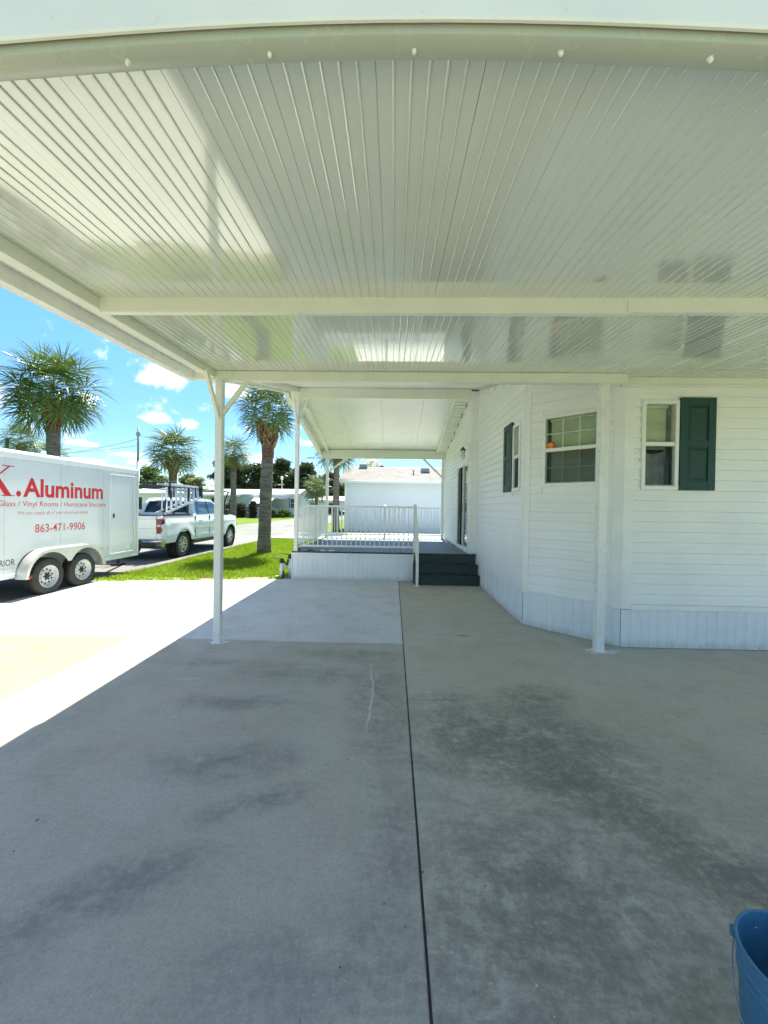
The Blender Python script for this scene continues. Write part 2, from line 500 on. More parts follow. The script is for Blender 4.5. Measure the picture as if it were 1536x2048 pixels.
def leafy(name, a, b, rough=0.5, scale=4.0, spec=0.4, tl=0.25):
    t = NT(name)
    p = t.pos()
    c = t.mix(t.ramp(t.noise(p, scale, 3), 0.3, 0.7), a, b)
    oi = t.n.new("ShaderNodeObjectInfo")
    c = t.mix(t.math('MULTIPLY', oi.outputs["Random"], 0.25), c, tuple(x * 0.7 for x in a))
    n = t.bsdf(c, rough, 0, None, spec)
    td = t.n.new("ShaderNodeBsdfTranslucent")
    t.l.new(t.mix(0.5, c, tuple(min(1, x * 1.6) for x in b)), td.inputs[0])
    ms = t.n.new("ShaderNodeMixShader")
    ms.inputs[0].default_value = tl
    t.l.new(n.outputs[0], ms.inputs[1])
    t.l.new(td.outputs[0], ms.inputs[2])
    t.l.new(ms.outputs[0], t.out.inputs[0])


leafy("frond_green", (0.085, 0.150, 0.030), (0.165, 0.230, 0.052), 0.42, 3.0, 0.4, 0.18)
leafy("frond_far", (0.080, 0.135, 0.030), (0.160, 0.220, 0.058), 0.42, 1.6, 0.4, 0.18)
leafy("oak_leaf", (0.030, 0.055, 0.020), (0.065, 0.095, 0.032), 0.5, 0.9, 0.4, 0.2)
leafy("bright_leaf", (0.050, 0.105, 0.016), (0.095, 0.16, 0.028), 0.5, 0.9, 0.4, 0.3)
leafy("pale_leaf", (0.17, 0.20, 0.07), (0.30, 0.32, 0.15), 0.5, 0.9, 0.4, 0.3)
leafy("shrub_leaf", (0.035, 0.06, 0.014), (0.075, 0.12, 0.025), 0.45, 2.0, 0.4, 0.2)
leafy("dark_shrub_leaf", (0.028, 0.032, 0.016), (0.05, 0.055, 0.022), 0.5, 2.0, 0.3, 0.15)
leafy("grass_blade", (0.175, 0.29, 0.016), (0.26, 0.36, 0.03), 0.6, 1.6, 0.25, 0.35)
leafy("dry_blade", (0.30, 0.25, 0.09), (0.38, 0.33, 0.15), 0.7, 3.0, 0.2, 0.3)
leafy("blossom_white", (0.70, 0.70, 0.60), (0.78, 0.78, 0.70), 0.6, 4.0, 0.3, 0.3)

t = NT("palm_bark")
p = t.pos()
ring = t.noise(t.mapping(p, scale=(3, 3, 16)), 1.0, 5, 0.65)
c = t.mix(t.ramp(ring, 0.35, 0.68), (0.115, 0.10, 0.082), (0.235, 0.215, 0.18))
c = t.mix(t.ramp(t.noise(p, 2.0, 4), 0.45, 0.7, 0, 0.45), c, (0.13, 0.14, 0.10))
t.bsdf(c, 0.92, 0, t.bump(t.math('ADD', ring, t.noise(p, 30, 4)), 0.8, 0.03), 0.2)
t = NT("palm_boot")
p = t.pos()
c = t.mix(t.ramp(t.noise(t.mapping(p, scale=(20, 20, 5)), 1.0, 4), 0.35, 0.68), (0.17, 0.095, 0.045), (0.36, 0.25, 0.14))
t.bsdf(c, 0.8, 0, t.bump(t.noise(p, 60, 4), 0.5, 0.01), 0.3)
t = NT("palm_upper_bark")
p = t.pos()
c = t.mix(t.ramp(t.noise(t.mapping(p, scale=(6, 6, 14)), 1.0, 4), 0.35, 0.68), (0.10, 0.06, 0.04), (0.21, 0.13, 0.085))
t.bsdf(c, 0.9, 0, t.bump(t.noise(p, 40, 4), 0.7, 0.02), 0.2)
t = NT("oak_bark")
p = t.pos()
c = t.mix(t.ramp(t.noise(p, 5, 5), 0.3, 0.7), (0.05, 0.045, 0.04), (0.12, 0.11, 0.10))
t.bsdf(c, 0.95, 0, t.bump(t.noise(p, 14, 5), 0.8, 0.04), 0.2)

t = NT("shingle_roof")
p = t.pos()
br = t.n.new("ShaderNodeTexBrick")
t.l.new(t.mapping(p, scale=(1, 1, 3.2)), br.inputs["Vector"])
br.inputs["Scale"].default_value = 3.0
br.inputs["Mortar Size"].default_value = 0.02
c = t.mix(t.ramp(t.noise(p, 1.3, 6, 0.7), 0.3, 0.7), (0.27, 0.255, 0.26), (0.345, 0.33, 0.337))
c = t.mix(t.ramp(t.noise(t.mapping(p, scale=(5, 5, 26)), 1.0, 4), 0.4, 0.7, 0, 0.6), c, (0.19, 0.172, 0.176))
t.bsdf(c, 0.9, 0, t.bump(t.noise(p, 12, 4), 0.5, 0.03), 0.2)

t = NT("deck_composite")
p = t.pos()
gr = t.noise(t.mapping(p, scale=(60, 2.2, 60)), 1.0, 5, 0.7)
oi = t.n.new("ShaderNodeObjectInfo")
c = t.mix(t.ramp(gr, 0.3, 0.7), (0.135, 0.165, 0.19), (0.20, 0.235, 0.265))
c = t.mix(t.math('MULTIPLY', oi.outputs["Random"], 0.4), c, (0.11, 0.135, 0.155))
t.bsdf(c, 0.55, 0, t.bump(gr, 0.3, 0.003), 0.4)


# ------------------------------------------------------------------ mesh building
WLOC = {}


class MB:
    """Collects shapes, then links them as one mesh object."""

    def __init__(s, T=None):
        s.v, s.f, s.T = [], [], T

    def add(s, vs, fs):
        b = len(s.v)
        s.v += [tuple(v) for v in vs]
        s.f += [tuple(i + b for i in f) for f in fs]
        return s

    def box(s, x0, x1, y0, y1, z0, z1):
        if x0 > x1: x0, x1 = x1, x0
        if y0 > y1: y0, y1 = y1, y0
        if z0 > z1: z0, z1 = z1, z0
        return s.add([(x0, y0, z0), (x1, y0, z0), (x1, y1, z0), (x0, y1, z0), (x0, y0, z1), (x1, y0, z1), (x1, y1, z1), (x0, y1, z1)],
                     [(0, 3, 2, 1), (4, 5, 6, 7), (0, 1, 5, 4), (1, 2, 6, 5), (2, 3, 7, 6), (3, 0, 4, 7)])

    def hexa(s, a, b):
        """a: four points, b: the four matching points of the other side."""
        return s.add(list(a) + list(b), [(3, 2, 1, 0), (4, 5, 6, 7), (0, 1, 5, 4), (1, 2, 6, 5), (2, 3, 7, 6), (3, 0, 4, 7)])

    def prism(s, poly, c0, c1, axis='x'):
        """poly: 2D outline; extruded along axis from c0 to c1. x: (y,z); y: (x,z); z: (x,y)."""
        n = len(poly)

        def P(p, c):
            return {'x': (c, p[0], p[1]), 'y': (p[0], c, p[1]), 'z': (p[0], p[1], c)}[axis]
        vs = [P(p, c0) for p in poly] + [P(p, c1) for p in poly]
        fs = [tuple(range(n - 1, -1, -1)), tuple(range(n, 2 * n))]
        fs += [(i, (i + 1) % n, n + (i + 1) % n, n + i) for i in range(n)]
        return s.add(vs, fs)

    def tube(s, pts, r, n=8, cap=True):
        pts = [Vector(p) for p in pts]
        rs = r if isinstance(r, (list, tuple)) else [r] * len(pts)
        rings = []
        ref = Vector((0, 0, 1))
        for i, p in enumerate(pts):
            d = (pts[min(i + 1, len(pts) - 1)] - pts[max(i - 1, 0)]).normalized()
            if abs(d.dot(ref)) > 0.95:
                ref = Vector((1, 0, 0))
            a = d.cross(ref).normalized()
            b = d.cross(a).normalized()
            rings.append([p + (a * math.cos(2 * math.pi * k / n) + b * math.sin(2 * math.pi * k / n)) * rs[i] for k in range(n)])
        vs = [v for rg in rings for v in rg]
        fs = []
        for i in range(len(rings) - 1):
            for k in range(n):
                fs.append((i * n + k, i * n + (k + 1) % n, (i + 1) * n + (k + 1) % n, (i + 1) * n + k))
        if cap:
            fs.append(tuple(range(n - 1, -1, -1)))
            fs.append(tuple(range((len(rings) - 1) * n, len(rings) * n)))
        return s.add(vs, fs)

    def bar(s, a, b, w, h):
        """A rectangular bar from a to b, w across, h in the upright direction."""
        a, b = Vector(a), Vector(b)
        d = (b - a).normalized()
        up = Vector((0, 0, 1)) if abs(d.z) < 0.95 else Vector((0, 1, 0))
        sd = d.cross(up).normalized()
        up = sd.cross(d).normalized()
        q = [sd * (w / 2) * i + up * (h / 2) * j for i, j in ((-1, -1), (1, -1), (1, 1), (-1, 1))]
        return s.hexa([a + o for o in q], [b + o for o in q])

    def lathe(s, prof, c=(0, 0, 0), n=24, axis='z', closed=False):
        vs = []
        for r, h in prof:
            for k in range(n):
                a = 2 * math.pi * k / n
                u, w = r * math.cos(a), r * math.sin(a)
                v = {'z': (u, w, h), 'x': (h, u, w), 'y': (u, h, w)}[axis]
                vs.append((v[0] + c[0], v[1] + c[1], v[2] + c[2]))
        fs = []
        m = len(prof)
        for i in range(m if closed else m - 1):
            j = (i + 1) % m
            for k in range(n):
                fs.append((i * n + k, i * n + (k + 1) % n, j * n + (k + 1) % n, j * n + k))
        return s.add(vs, fs)

    def disc(s, c, r, axis='x', n=24):
        vs = []
        for k in range(n):
            a = 2 * math.pi * k / n
            u, w = r * math.cos(a), r * math.sin(a)
            v = {'z': (u, w, 0), 'x': (0, u, w), 'y': (u, 0, w)}[axis]
            vs.append((v[0] + c[0], v[1] + c[1], v[2] + c[2]))
        return s.add(vs, [tuple(range(n))])

    def mesh(s, name, mat, smooth=False, at=(0, 0, 0)):
        me = bpy.data.meshes.new(name)
        vs = s.v
        if s.T is not None:
            vs = [tuple(s.T @ Vector(v)) for v in vs]
        at = Vector(at)
        vs = [tuple(Vector(v) - at) for v in vs]
        me.from_pydata(vs, [], s.f)
        bm = bmesh.new()
        bm.from_mesh(me)
        bmesh.ops.recalc_face_normals(bm, faces=bm.faces)
        bm.to_mesh(me)
        bm.free()
        if smooth:
            for p_ in me.polygons:
                p_.use_smooth = True
        me.materials.append(MATS[mat])
        return me

    def build(s, name, mat, parent=None, smooth=False, bevel=0.0, seg=1, at=None, auto=False):
        """at: world origin of the object; the vertices are given in world coordinates."""
        if at is None:
            at = WLOC.get(parent.name, Vector((0, 0, 0))) if parent else Vector((0, 0, 0))
        at = Vector(at)
        me = s.mesh(name, mat, smooth, at)
        return link(name, me, parent, at, bevel, seg, auto)


def link(name, me, parent, at, bevel=0.0, seg=1, auto=False):
    o = bpy.data.objects.new(name, me)
    COL.objects.link(o)
    if parent is not None:
        o.parent = parent
        o.location = Vector(at) - WLOC[parent.name]
    else:
        o.location = at
    WLOC[o.name] = Vector(at)
    if bevel:
        b = o.modifiers.new("bevel", 'BEVEL')
        b.width = bevel
        b.segments = seg
        b.limit_method = 'ANGLE'
        b.angle_limit = math.radians(40)
    if auto:
        for p_ in me.polygons:
            p_.use_smooth = True
        me.set_sharp_from_angle(angle=math.radians(38))
    return o


def thing(name, label, cat, loc, group=None):
    o = bpy.data.objects.new(name, None)
    o.empty_display_size = 0.2
    COL.objects.link(o)
    o.location = loc
    WLOC[o.name] = Vector(loc)
    tag(o, label, cat, group)
    return o


def tag(o, label=None, cat=None, group=None, kind=None):
    if label: o['label'] = label
    if cat: o['category'] = cat
    if group: o['group'] = group
    if kind: o['kind'] = kind
    return o


def struct(o):
    o['kind'] = 'structure'
    return o


def stuff(o):
    o['kind'] = 'stuff'
    return o


def np_mesh(name, verts, nper, mat, smooth=False):
    """verts (n, nper, 3): n loose faces."""
    n = len(verts)
    me = bpy.data.meshes.new(name)
    me.vertices.add(n * nper)
    me.vertices.foreach_set("co", verts.reshape(-1).astype(np.float32))
    me.loops.add(n * nper)
    me.loops.foreach_set("vertex_index", np.arange(n * nper, dtype=np.int32))
    me.polygons.add(n)
    me.polygons.foreach_set("loop_start", np.arange(0, n * nper, nper, dtype=np.int32))
    me.polygons.foreach_set("loop_total", np.full(n, nper, dtype=np.int32))
    me.update(calc_edges=True)
    me.materials.append(MATS[mat])
    return me


def text_mesh(body, name, mat, parent, x, y0, y1, z0, z1, bold=0.0, normal=(1, 0, 0)):
    """Flat cut-vinyl lettering on a plane x = const facing +x, fitted into y0..y1, z0..z1 (reads towards +y)."""
    cu = bpy.data.curves.new(name, 'FONT')
    cu.body = body
    cu.size = 1.0
    cu.offset = bold
    cu.resolution_u = 3
    to = bpy.data.objects.new("tmp_text", cu)
    COL.objects.link(to)
    dg = bpy.context.evaluated_depsgraph_get()
    me = bpy.data.meshes.new_from_object(to.evaluated_get(dg))
    bpy.data.objects.remove(to)
    co = np.zeros(len(me.vertices) * 3)
    me.vertices.foreach_get("co", co)
    co = co.reshape(-1, 3)
    lo, hi = co.min(0), co.max(0)
    u = (co[:, 0] - lo[0]) / (hi[0] - lo[0]) * (y1 - y0) + y0
    w = (co[:, 1] - lo[1]) / (hi[1] - lo[1]) * (z1 - z0) + z0
    at = WLOC[parent.name]
    out = np.stack([np.full_like(u, x), u, w], 1) - np.array(at)
    me.vertices.foreach_set("co", out.reshape(-1))
    me.materials.clear()
    me.materials.append(MATS[mat])
    me.name = name
    return link(name, me, parent, at)



# ================================================================== ground
ROADL, ROADR = -13.4, -6.5
g = MB()
g.add([(-400, -120, -.05), (400, -120, -.05), (400, 900, -.05), (-400, 900, -.05)], [(0, 1, 2, 3)])
tag(struct(g.build("lawn", "lawn_base")), "wide flat mown lawn around the houses")
g = MB()
g.prism([(ROADL, -60), (ROADR, -60), (ROADR + .05, 9), (ROADR, 20), (ROADR - .2, 60), (ROADR - .3, 260), (ROADL - .3, 260)], -.06, -.02, 'z')
tag(struct(g.build("road", "asphalt")), "grey asphalt street running past the driveway")


g = MB().prism([(ROADR, -14), (40, -14), (40, -6), (ROADR, -6)], -.07, -.024, 'z')
tag(struct(g.build("road", "asphalt")), "grey asphalt street in front of the carport")


def slab(name, poly, mat, label, z1=0.0):
    o = MB().prism(poly, -.12, z1, 'z').build(name, mat, bevel=.006)
    return tag(struct(o), label)


JX = 0.15      # centre joint
SY = 4.70      # seam of the new slab
slab("driveway_slab", [(JX + .0055, -5.5), (9.5, -5.5), (9.5, 5.64), (JX + .0055, 5.64)], "concrete_old_east", "old tan concrete slab with a large dark stain")
slab("driveway_slab", [(JX + .0055, 5.648), (2.6, 5.648), (2.6, 8.9), (JX + .0055, 8.9)], "concrete_old_east", "tan concrete walk in front of the dark steps")
slab("driveway_slab", [(-3.27, -5.5), (JX - .0055, -5.5), (JX - .0055, SY - .003), (-3.27, SY - .003)], "concrete_old_west", "old grey concrete slab under the carport")
slab("driveway_slab", [(-6.42, -5.5), (-3.276, -5.5), (-3.276, SY - .003), (-6.42, SY - .003)], "concrete_old_sun_toned", "old tan concrete slab in full sun")
slab("driveway_slab", [(-6.42, SY + .003), (JX - .0055, SY + .003), (JX - .0055, 8.9), (-2.2, 8.78), (-4.2, 8.4), (-6.42, 8.2)], "concrete_new",
     "new white concrete slab in front of the deck", .004)
slab("concrete_drive", [(-6.5, 20.2), (-1.6, 20.2), (-1.6, 13.9), (14, 13.9), (14, 26.6), (-1.6, 26.6), (-1.6, 25.2), (-6.5, 25.0)], "concrete_far", "pale concrete drive of the white house behind")
o = MB().add([(-6.3, 8.22, -.02), (-4.2, 8.42, -.02), (-2.2, 8.8, -.02), (-2.2, 9.3, -.02), (-4, 8.75, -.02), (-6.3, 8.75, -.02)], [(0, 1, 2, 3, 4, 5)]).build("soil_strip", "soil_dry")
tag(struct(o), "strip of dry bare soil along the slab")
# dirt and tar in the open joint
o = MB().box(JX - .00555, JX + .0075, -6, 8.7, -.1, -.012).build("joint_filler", "cable_black")
tag(struct(o), "black filler in the long joint between the slabs")

# grass blades on the verge beside the driveway
n = 52000
gx = RNG.uniform(-6.55, -2.25, n)
gy = 8.25 + (RNG.random(n) ** 1.35) * 12.0
ok = gy > np.interp(gx, [-6.5, -4.2, -2.2], [8.3, 8.62, 9.05]) + RNG.normal(0, .12, n)
ok &= RNG.random(n) < np.clip((gy - np.interp(gx, [-6.5, -4.2, -2.2], [8.2, 8.5, 8.9])) * 1.3 + .25, 0, 1)
ok &= ~((gx > -2.45) & (gy > 8.6) & (gy < 13.2))
gx, gy = gx[ok], gy[ok]
n = len(gx)
ang = RNG.uniform(0, 2 * np.pi, n)
h = RNG.uniform(.035, .085, n) * (1 + .25 * np.sin(gx * 3.1 + gy * 1.7))
w = RNG.uniform(.006, .013, n)
ln = RNG.uniform(.01, .05, n)
la = RNG.uniform(0, 2 * np.pi, n)
V = np.zeros((n, 3, 3))
V[:, 0] = np.stack([gx - np.cos(ang) * w, gy - np.sin(ang) * w, np.full(n, -.05)], 1)
V[:, 1] = np.stack([gx + np.cos(ang) * w, gy + np.sin(ang) * w, np.full(n, -.05)], 1)
V[:, 2] = np.stack([gx + np.cos(la) * ln, gy + np.sin(la) * ln, h - .05], 1)
dry = RNG.random(n) < np.clip(.85 - (gy - np.interp(gx, [-6.5, -4.2, -2.2], [8.2, 8.5, 8.9])) * .9, .05, .7) * (.5 + .5 * np.sin(gx * 2.3 + 1.2 * np.sin(gy * 2)))
o = link("dry_grass", np_mesh("dry_grass", V[dry], 3, "dry_blade"), None, (0, 0, 0))
tag(stuff(o), "dry straw-coloured grass along the slab edge", "dry grass")
o = link("grass", np_mesh("grass", V[~dry], 3, "grass_blade"), None, (0, 0, 0))
tag(stuff(o), "bright green grass blades on the verge below the palm", "grass")
# ragged weeds creeping over the slab edge
vs = []
for cx, cy, rr, cnt in [(-6.05, 8.18, .30, 260), (-5.6, 8.35, .22, 160), (-5.1, 8.38, .25, 160), (-4.5, 8.45, .2, 110), (-3.6, 8.6, .2, 90), (-5.9, 8.5, .35, 260), (-2.7, 8.85, .15, 60)]:
    for _ in range(cnt):
        a = random.uniform(0, 6.28)
        q = rr * math.sqrt(random.random())
        x, y = cx + q * math.cos(a) * 1.3, cy + q * math.sin(a) * .5
        b = random.uniform(0, 6.28)
        l, hh = random.uniform(.04, .10), random.uniform(.03, .10)
        ww = random.uniform(.01, .018)
        vs.append([(x - math.sin(b) * ww, y + math.cos(b) * ww, -.02), (x + math.sin(b) * ww, y - math.cos(b) * ww, -.02), (x + math.cos(b) * l, y + math.sin(b) * l, hh)])
o = link("weeds", np_mesh("weeds", np.array(vs), 3, "grass_blade"), None, (0, 0, 0))
tag(stuff(o), "straggly weeds creeping over the slab corner beside the trailer wheel", "weeds")

# ================================================================== carport
PXL = -2.10
CX0, CX1 = -2.15, 6.0       # inside face of the side beam, far end


def zc(y):                   # underside of the carport roof
    return 3.275 - .065 * (4.62 - y)


def sag(x):                  # the front beam is bowed
    return -.047 * (1 - math.cos(math.pi * min(abs(x + .05), 2.2) / 2.2))


def raft(name, x0, x1, y0, y1, fz, lo, hi, mat, parent, bevel=.003):
    m = MB()
    m.hexa([(x0, y0, fz(y0) + lo), (x1, y0, fz(y0) + lo), (x1, y0, fz(y0) + hi), (x0, y0, fz(y0) + hi)],
           [(x0, y1, fz(y1) + lo), (x1, y1, fz(y1) + lo), (x1, y1, fz(y1) + hi), (x0, y1, fz(y1) + hi)])
    return m.build(name, mat, parent, bevel=bevel)


cp = thing("carport", "white aluminium carport with ribbed glossy roof over the driveway", "carport", (0, 2.8, 0))
PAN, RIB = .3455, .0576
x = .270 - PAN * 8
Y0, Y1 = 1.09, 4.80
while x < CX1:
    xa, xb = max(x + .0007, CX0 - .02), x + PAN - .0007
    prof = [(xa, .07), (xa, 0)]
    for k in range(1, 6):
        c = x + RIB * k
        if c - .006 > xa + .003:
            prof += [(c - .0050, 0), (c - .0030, -.0042), (c, -.0050), (c + .0030, -.0042), (c + .0050, 0)]
    prof += [(xb, 0), (xb, .07)]
    if xb > xa + .02:
        m = MB()
        t0_, t1_ = random.uniform(-.0016, .0016), random.uniform(-.0016, .0016)
        prof = [(a_, b_ + t0_ + (t1_ - t0_) * (a_ - xa) / (xb - xa)) for a_, b_ in prof]
        nn = len(prof)
        m.add([(p_[0], Y0, p_[1] + zc(Y0)) for p_ in prof] + [(p_[0], Y1, p_[1] + zc(Y1)) for p_ in prof],
              [(i, i + 1, nn + i + 1, nn + i) for i in range(nn - 1)] + [(nn - 1, 0, nn, 2 * nn - 1)] + [tuple(range(nn - 1, -1, -1)), tuple(range(nn, 2 * nn))])
        m.build("roof_panel", "white_alu_ceiling", cp)
    x += PAN
# front beam: a folded box with rounded lower edges
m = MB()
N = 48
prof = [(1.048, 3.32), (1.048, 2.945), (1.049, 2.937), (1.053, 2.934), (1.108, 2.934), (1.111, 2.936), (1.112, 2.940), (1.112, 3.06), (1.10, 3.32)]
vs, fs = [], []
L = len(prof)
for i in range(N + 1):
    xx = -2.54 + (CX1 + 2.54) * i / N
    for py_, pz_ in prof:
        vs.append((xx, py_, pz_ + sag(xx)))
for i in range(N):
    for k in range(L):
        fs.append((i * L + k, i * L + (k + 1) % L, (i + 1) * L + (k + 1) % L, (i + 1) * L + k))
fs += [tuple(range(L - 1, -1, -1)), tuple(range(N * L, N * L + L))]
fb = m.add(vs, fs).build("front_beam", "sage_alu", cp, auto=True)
m = MB()
vs, fs = [], []
pr = [(1.028, 3.32), (1.028, 2.958), (1.031, 2.951), (1.038, 2.951), (1.038, 3.32)]
L = len(pr)
for i in range(N + 1):
    xx = -2.54 + (CX1 + 2.54) * i / N
    for py_, pz_ in pr:
        vs.append((xx, py_, pz_ + sag(xx)))
for i in range(N):
    for k in range(L):
        fs.append((i * L + k, i * L + (k + 1) % L, (i + 1) * L + (k + 1) % L, (i + 1) * L + k))
m.add(vs, fs).build("front_fascia", "cream_alu", cp)
bolt_me = None
for k in range(-5, 15):
    bx = .040 + .405 * k
    c = (bx, 1.086, 2.934 + sag(bx))
    if bolt_me is None:
        b_ = MB()
        b_.lathe([(.0, -.010), (.003, -.0096), (.0052, -.008), (.0062, -.005), (.0062, 0), (.0095, 0), (.0105, .0008), (.0105, .002), (0, .002)], (0, 0, 0), 16)
        bolt_me = b_.mesh("bolt", "white_alu", True)
    link("bolt", bolt_me, fb, c)
raft("roof_skin", CX0 - .02, CX1, 1.10, 4.79, zc, .0735, .081, "white_alu", cp, 0)
# middle beam in two lengths, with a splice
m = MB().box(CX0, 1.655, 2.75, 2.80, zc(2.77) - .108, zc(2.77) + .03)
m.build("middle_beam", "cream_alu", cp, bevel=.004)
m = MB().box(1.62, CX1, 2.742, 2.748, zc(2.77) - .102, zc(2.77) + .0)
m.box(1.656, CX1, 2.75, 2.80, zc(2.77) - .100, zc(2.77) + .03)
m.build("middle_beam", "cream_alu", cp, bevel=.003)
m = MB().box(CX0 - .10, 2.72, 4.57, 4.655, 3.155, zc(4.6) - .004)
m.box(CX0 - .10, 2.72, 4.565, 4.57, zc(4.6) - .025, zc(4.6) - .006)
m.build("rear_beam", "cream_alu", cp, bevel=.004)


scr = MB().lathe([(0, -.003), (.0045, -.002), (.006, 0), (0, 0)], n=8, axis='y').mesh("screw", "white_alu", True)
for x_, dz_ in ((1.628, -.03), (1.648, -.03), (1.628, -.08), (1.648, -.08), (1.70, -.02), (1.70, -.085)):
    link("screw", scr, cp, (x_, 2.742 if x_ < 1.655 else 2.7415, zc(2.77) + dz_))
for x_ in (PXL, 2.455):
    for dx_ in (-.02, .02):
        for dz_ in (3.175, 3.24):
            link("screw", scr, cp, (x_ + dx_, 4.5695, dz_))
raft("side_beam", CX0 - .09, CX0, 1.112, 4.565, zc, -.085, .05, "cream_alu", cp)
raft("overhang_panel", -2.41, CX0 - .092, 1.112, 4.62, zc, -.012, .03, "white_alu", cp)
m = MB()
gp = [(-2.405, -.02), (-2.405, -.085), (-2.42, -.105), (-2.455, -.11), (-2.50, -.108), (-2.515, -.095), (-2.525, -.06), (-2.535, -.02), (-2.545, .03), (-2.405, .03)]
nn = len(gp)
m.add([(a, 1.112, zc(1.112) + b) for a, b in gp] + [(a, 4.64, zc(4.64) + b) for a, b in gp],
      [(i, (i + 1) % nn, nn + (i + 1) % nn, nn + i) for i in range(nn)] + [tuple(range(nn)), tuple(range(nn, 2 * nn))])
m.build("gutter", "white_alu", cp)
m = MB().box(-2.405, CX0 - .092, 4.57, 4.62, 3.165, 3.245)
m.build("beam_end", "cream_alu", cp, bevel=.003)


def square_post(x, y, z0, z1, w, parent, mat="white_alu", foot=True):
    m = MB()
    h = w / 2
    m.box(x - h, x + h, y - h, y + h, z0, z1)
    p_ = m.build("post", mat, parent, bevel=.006, seg=2)
    if foot:
        f = MB().box(x - h - .012, x + h + .012, y - h - .012, y + h + .012, z0 - .001, z0 + .012)
        f.build("foot_plate", mat, p_, bevel=.003)
    return p_


PX, PY = -2.10, 4.60
square_post(PX, PY, .002, 3.155, .085, cp)
square_post(2.455, 4.60, .002, 3.155, .095, cp)
MB().bar((PX, PY - .03, 2.70), (PX, PY - .36, 3.165), .04, .05).build("brace", "cream_alu", cp, bevel=.003)
MB().bar((PX + .03, PY, 2.76), (PX + .33, PY, 3.16), .04, .05).build("brace", "cream_alu", cp, bevel=.003)
for i, (cx_, cy_, r_) in enumerate([(-2.08, 4.58, .10), (2.47, 4.58, .15)]):
    vs = [(cx_ + r_ * (1 + .3 * math.sin(3 * a + i) + .12 * math.sin(7 * a)) * math.cos(a) * 1.15, cy_ + r_ * .62 * (1 + .25 * math.sin(2 * a + 2 * i) + .15 * math.sin(5 * a)) * math.sin(a), .008)
          for a in [2 * math.pi * k / 40 for k in range(40)]]
    tp = MB().add(vs + [(v[0] * 1.0, v[1], .0) for v in vs], [tuple(range(40))] + [(k, (k + 1) % 40, 40 + (k + 1) % 40, 40 + k) for k in range(40)])
    o = tp.build("mortar_patch", "paint_splash")
    tag(o, ["white mortar patch around the free-standing carport post by the open side", "white mortar patch around the carport post by the bay window"][i], "mortar patch", "mortar patches at post feet")

# ================================================================== porch roof
RY, RZ = 8.75, 4.37      # ridge
pr_ = thing("porch_roof", "white gabled aluminium porch roof on slim posts over the deck", "porch roof", (-.2, 9, 0))


def zn(y): return RZ - .246 * (RY - y)


def zf(y): return RZ - .185 * (y - RY)


for i in range(4):
    a, b = -2.41 + 1.04 * i + .002, -2.41 + 1.04 * (i + 1) - .002
    raft("roof_panel", a, b, 4.74, RY - .002, zn, 0, .08, "porch_ceiling", pr_, 0)
    raft("roof_panel", a, b, RY + .002, 13.25, zf, 0, .08, "porch_ceiling", pr_, 0)
raft("roof_skin", -2.41, 1.745, 4.82, RY - .004, zn, .0805, .088, "white_alu", pr_, 0)
raft("roof_skin", -2.41, 1.745, RY + .004, 13.25, zf, .0805, .088, "white_alu", pr_, 0)
raft("side_beam", -2.25, -2.16, 4.78, RY - .05, zn, -.10, -.002, "cream_alu", pr_)
raft("side_beam", -2.25, -2.16, RY + .05, 12.85, zf, -.11, -.002, "cream_alu", pr_)
raft("fascia", -2.52, -2.412, 4.74, RY, zn, -.13, .09, "white_alu", pr_)
raft("fascia", -2.52, -2.412, RY + .001, 13.25, zf, -.19, .09, "white_alu", pr_)
MB().box(-2.30, 1.72, RY - .06, RY + .06, 4.12, RZ - .02).build("ridge_beam", "cream_alu", pr_, bevel=.004)
MB().box(-2.41, 1.73, 12.86, 12.96, 3.30, zf(12.96) - .003).build("eave_beam", "cream_alu", pr_, bevel=.004)
MB().box(-2.52, 1.73, 13.252, 13.36, zf(13.25) - .12, zf(13.25) + .09).build("gutter", "white_alu", pr_, bevel=.01)
DZ = .65
square_post(-2.205, RY, DZ, 4.12, .085, pr_)
square_post(-2.225, 12.91, DZ, 3.30, .085, pr_)
square_post(1.655, 12.91, DZ, 3.30, .10, pr_)
MB().bar((-2.205, RY - .03, 3.50), (-2.205, RY - .50, 4.15), .04, .05).build("brace", "cream_alu", pr_, bevel=.003)
MB().bar((-2.205, RY + .03, 3.55), (-2.205, RY + .50, 4.14), .04, .05).build("brace", "cream_alu", pr_, bevel=.003)
MB().bar((-2.17, RY, 3.62), (-1.95, RY, 4.14), .04, .05).build("brace", "cream_alu", pr_, bevel=.003)
MB().bar((-2.19, 12.91, 2.85), (-1.55, 12.91, 3.32), .045, .06).build("brace", "cream_alu", pr_, bevel=.003)
MB().bar((1.61, 12.91, 2.72), (.98, 12.91, 3.32), .045, .06).build("brace", "cream_alu", pr_, bevel=.003)

# ================================================================== deck
dk = thing("deck", "raised grey composite deck with white railings and ribbed white skirting", "deck", (-.4, 10.8, 0))
DX0, DX1, DY0, DY1 = -2.29, 1.72, 8.74, 13.05
x = DX0
pw = .1395
while x < DX1 - .02:
    b = min(x + pw, DX1) - .006
    MB().box(x, b, DY0 - .02, DY1, DZ - .028, DZ).build("plank", "deck_composite", dk, bevel=.003)
    x += pw
MB().box(DX0, .455, DY0 - .024, DY0 - .0205, DZ - .034, DZ - .004).build("edge_board", "stair_composite", dk)


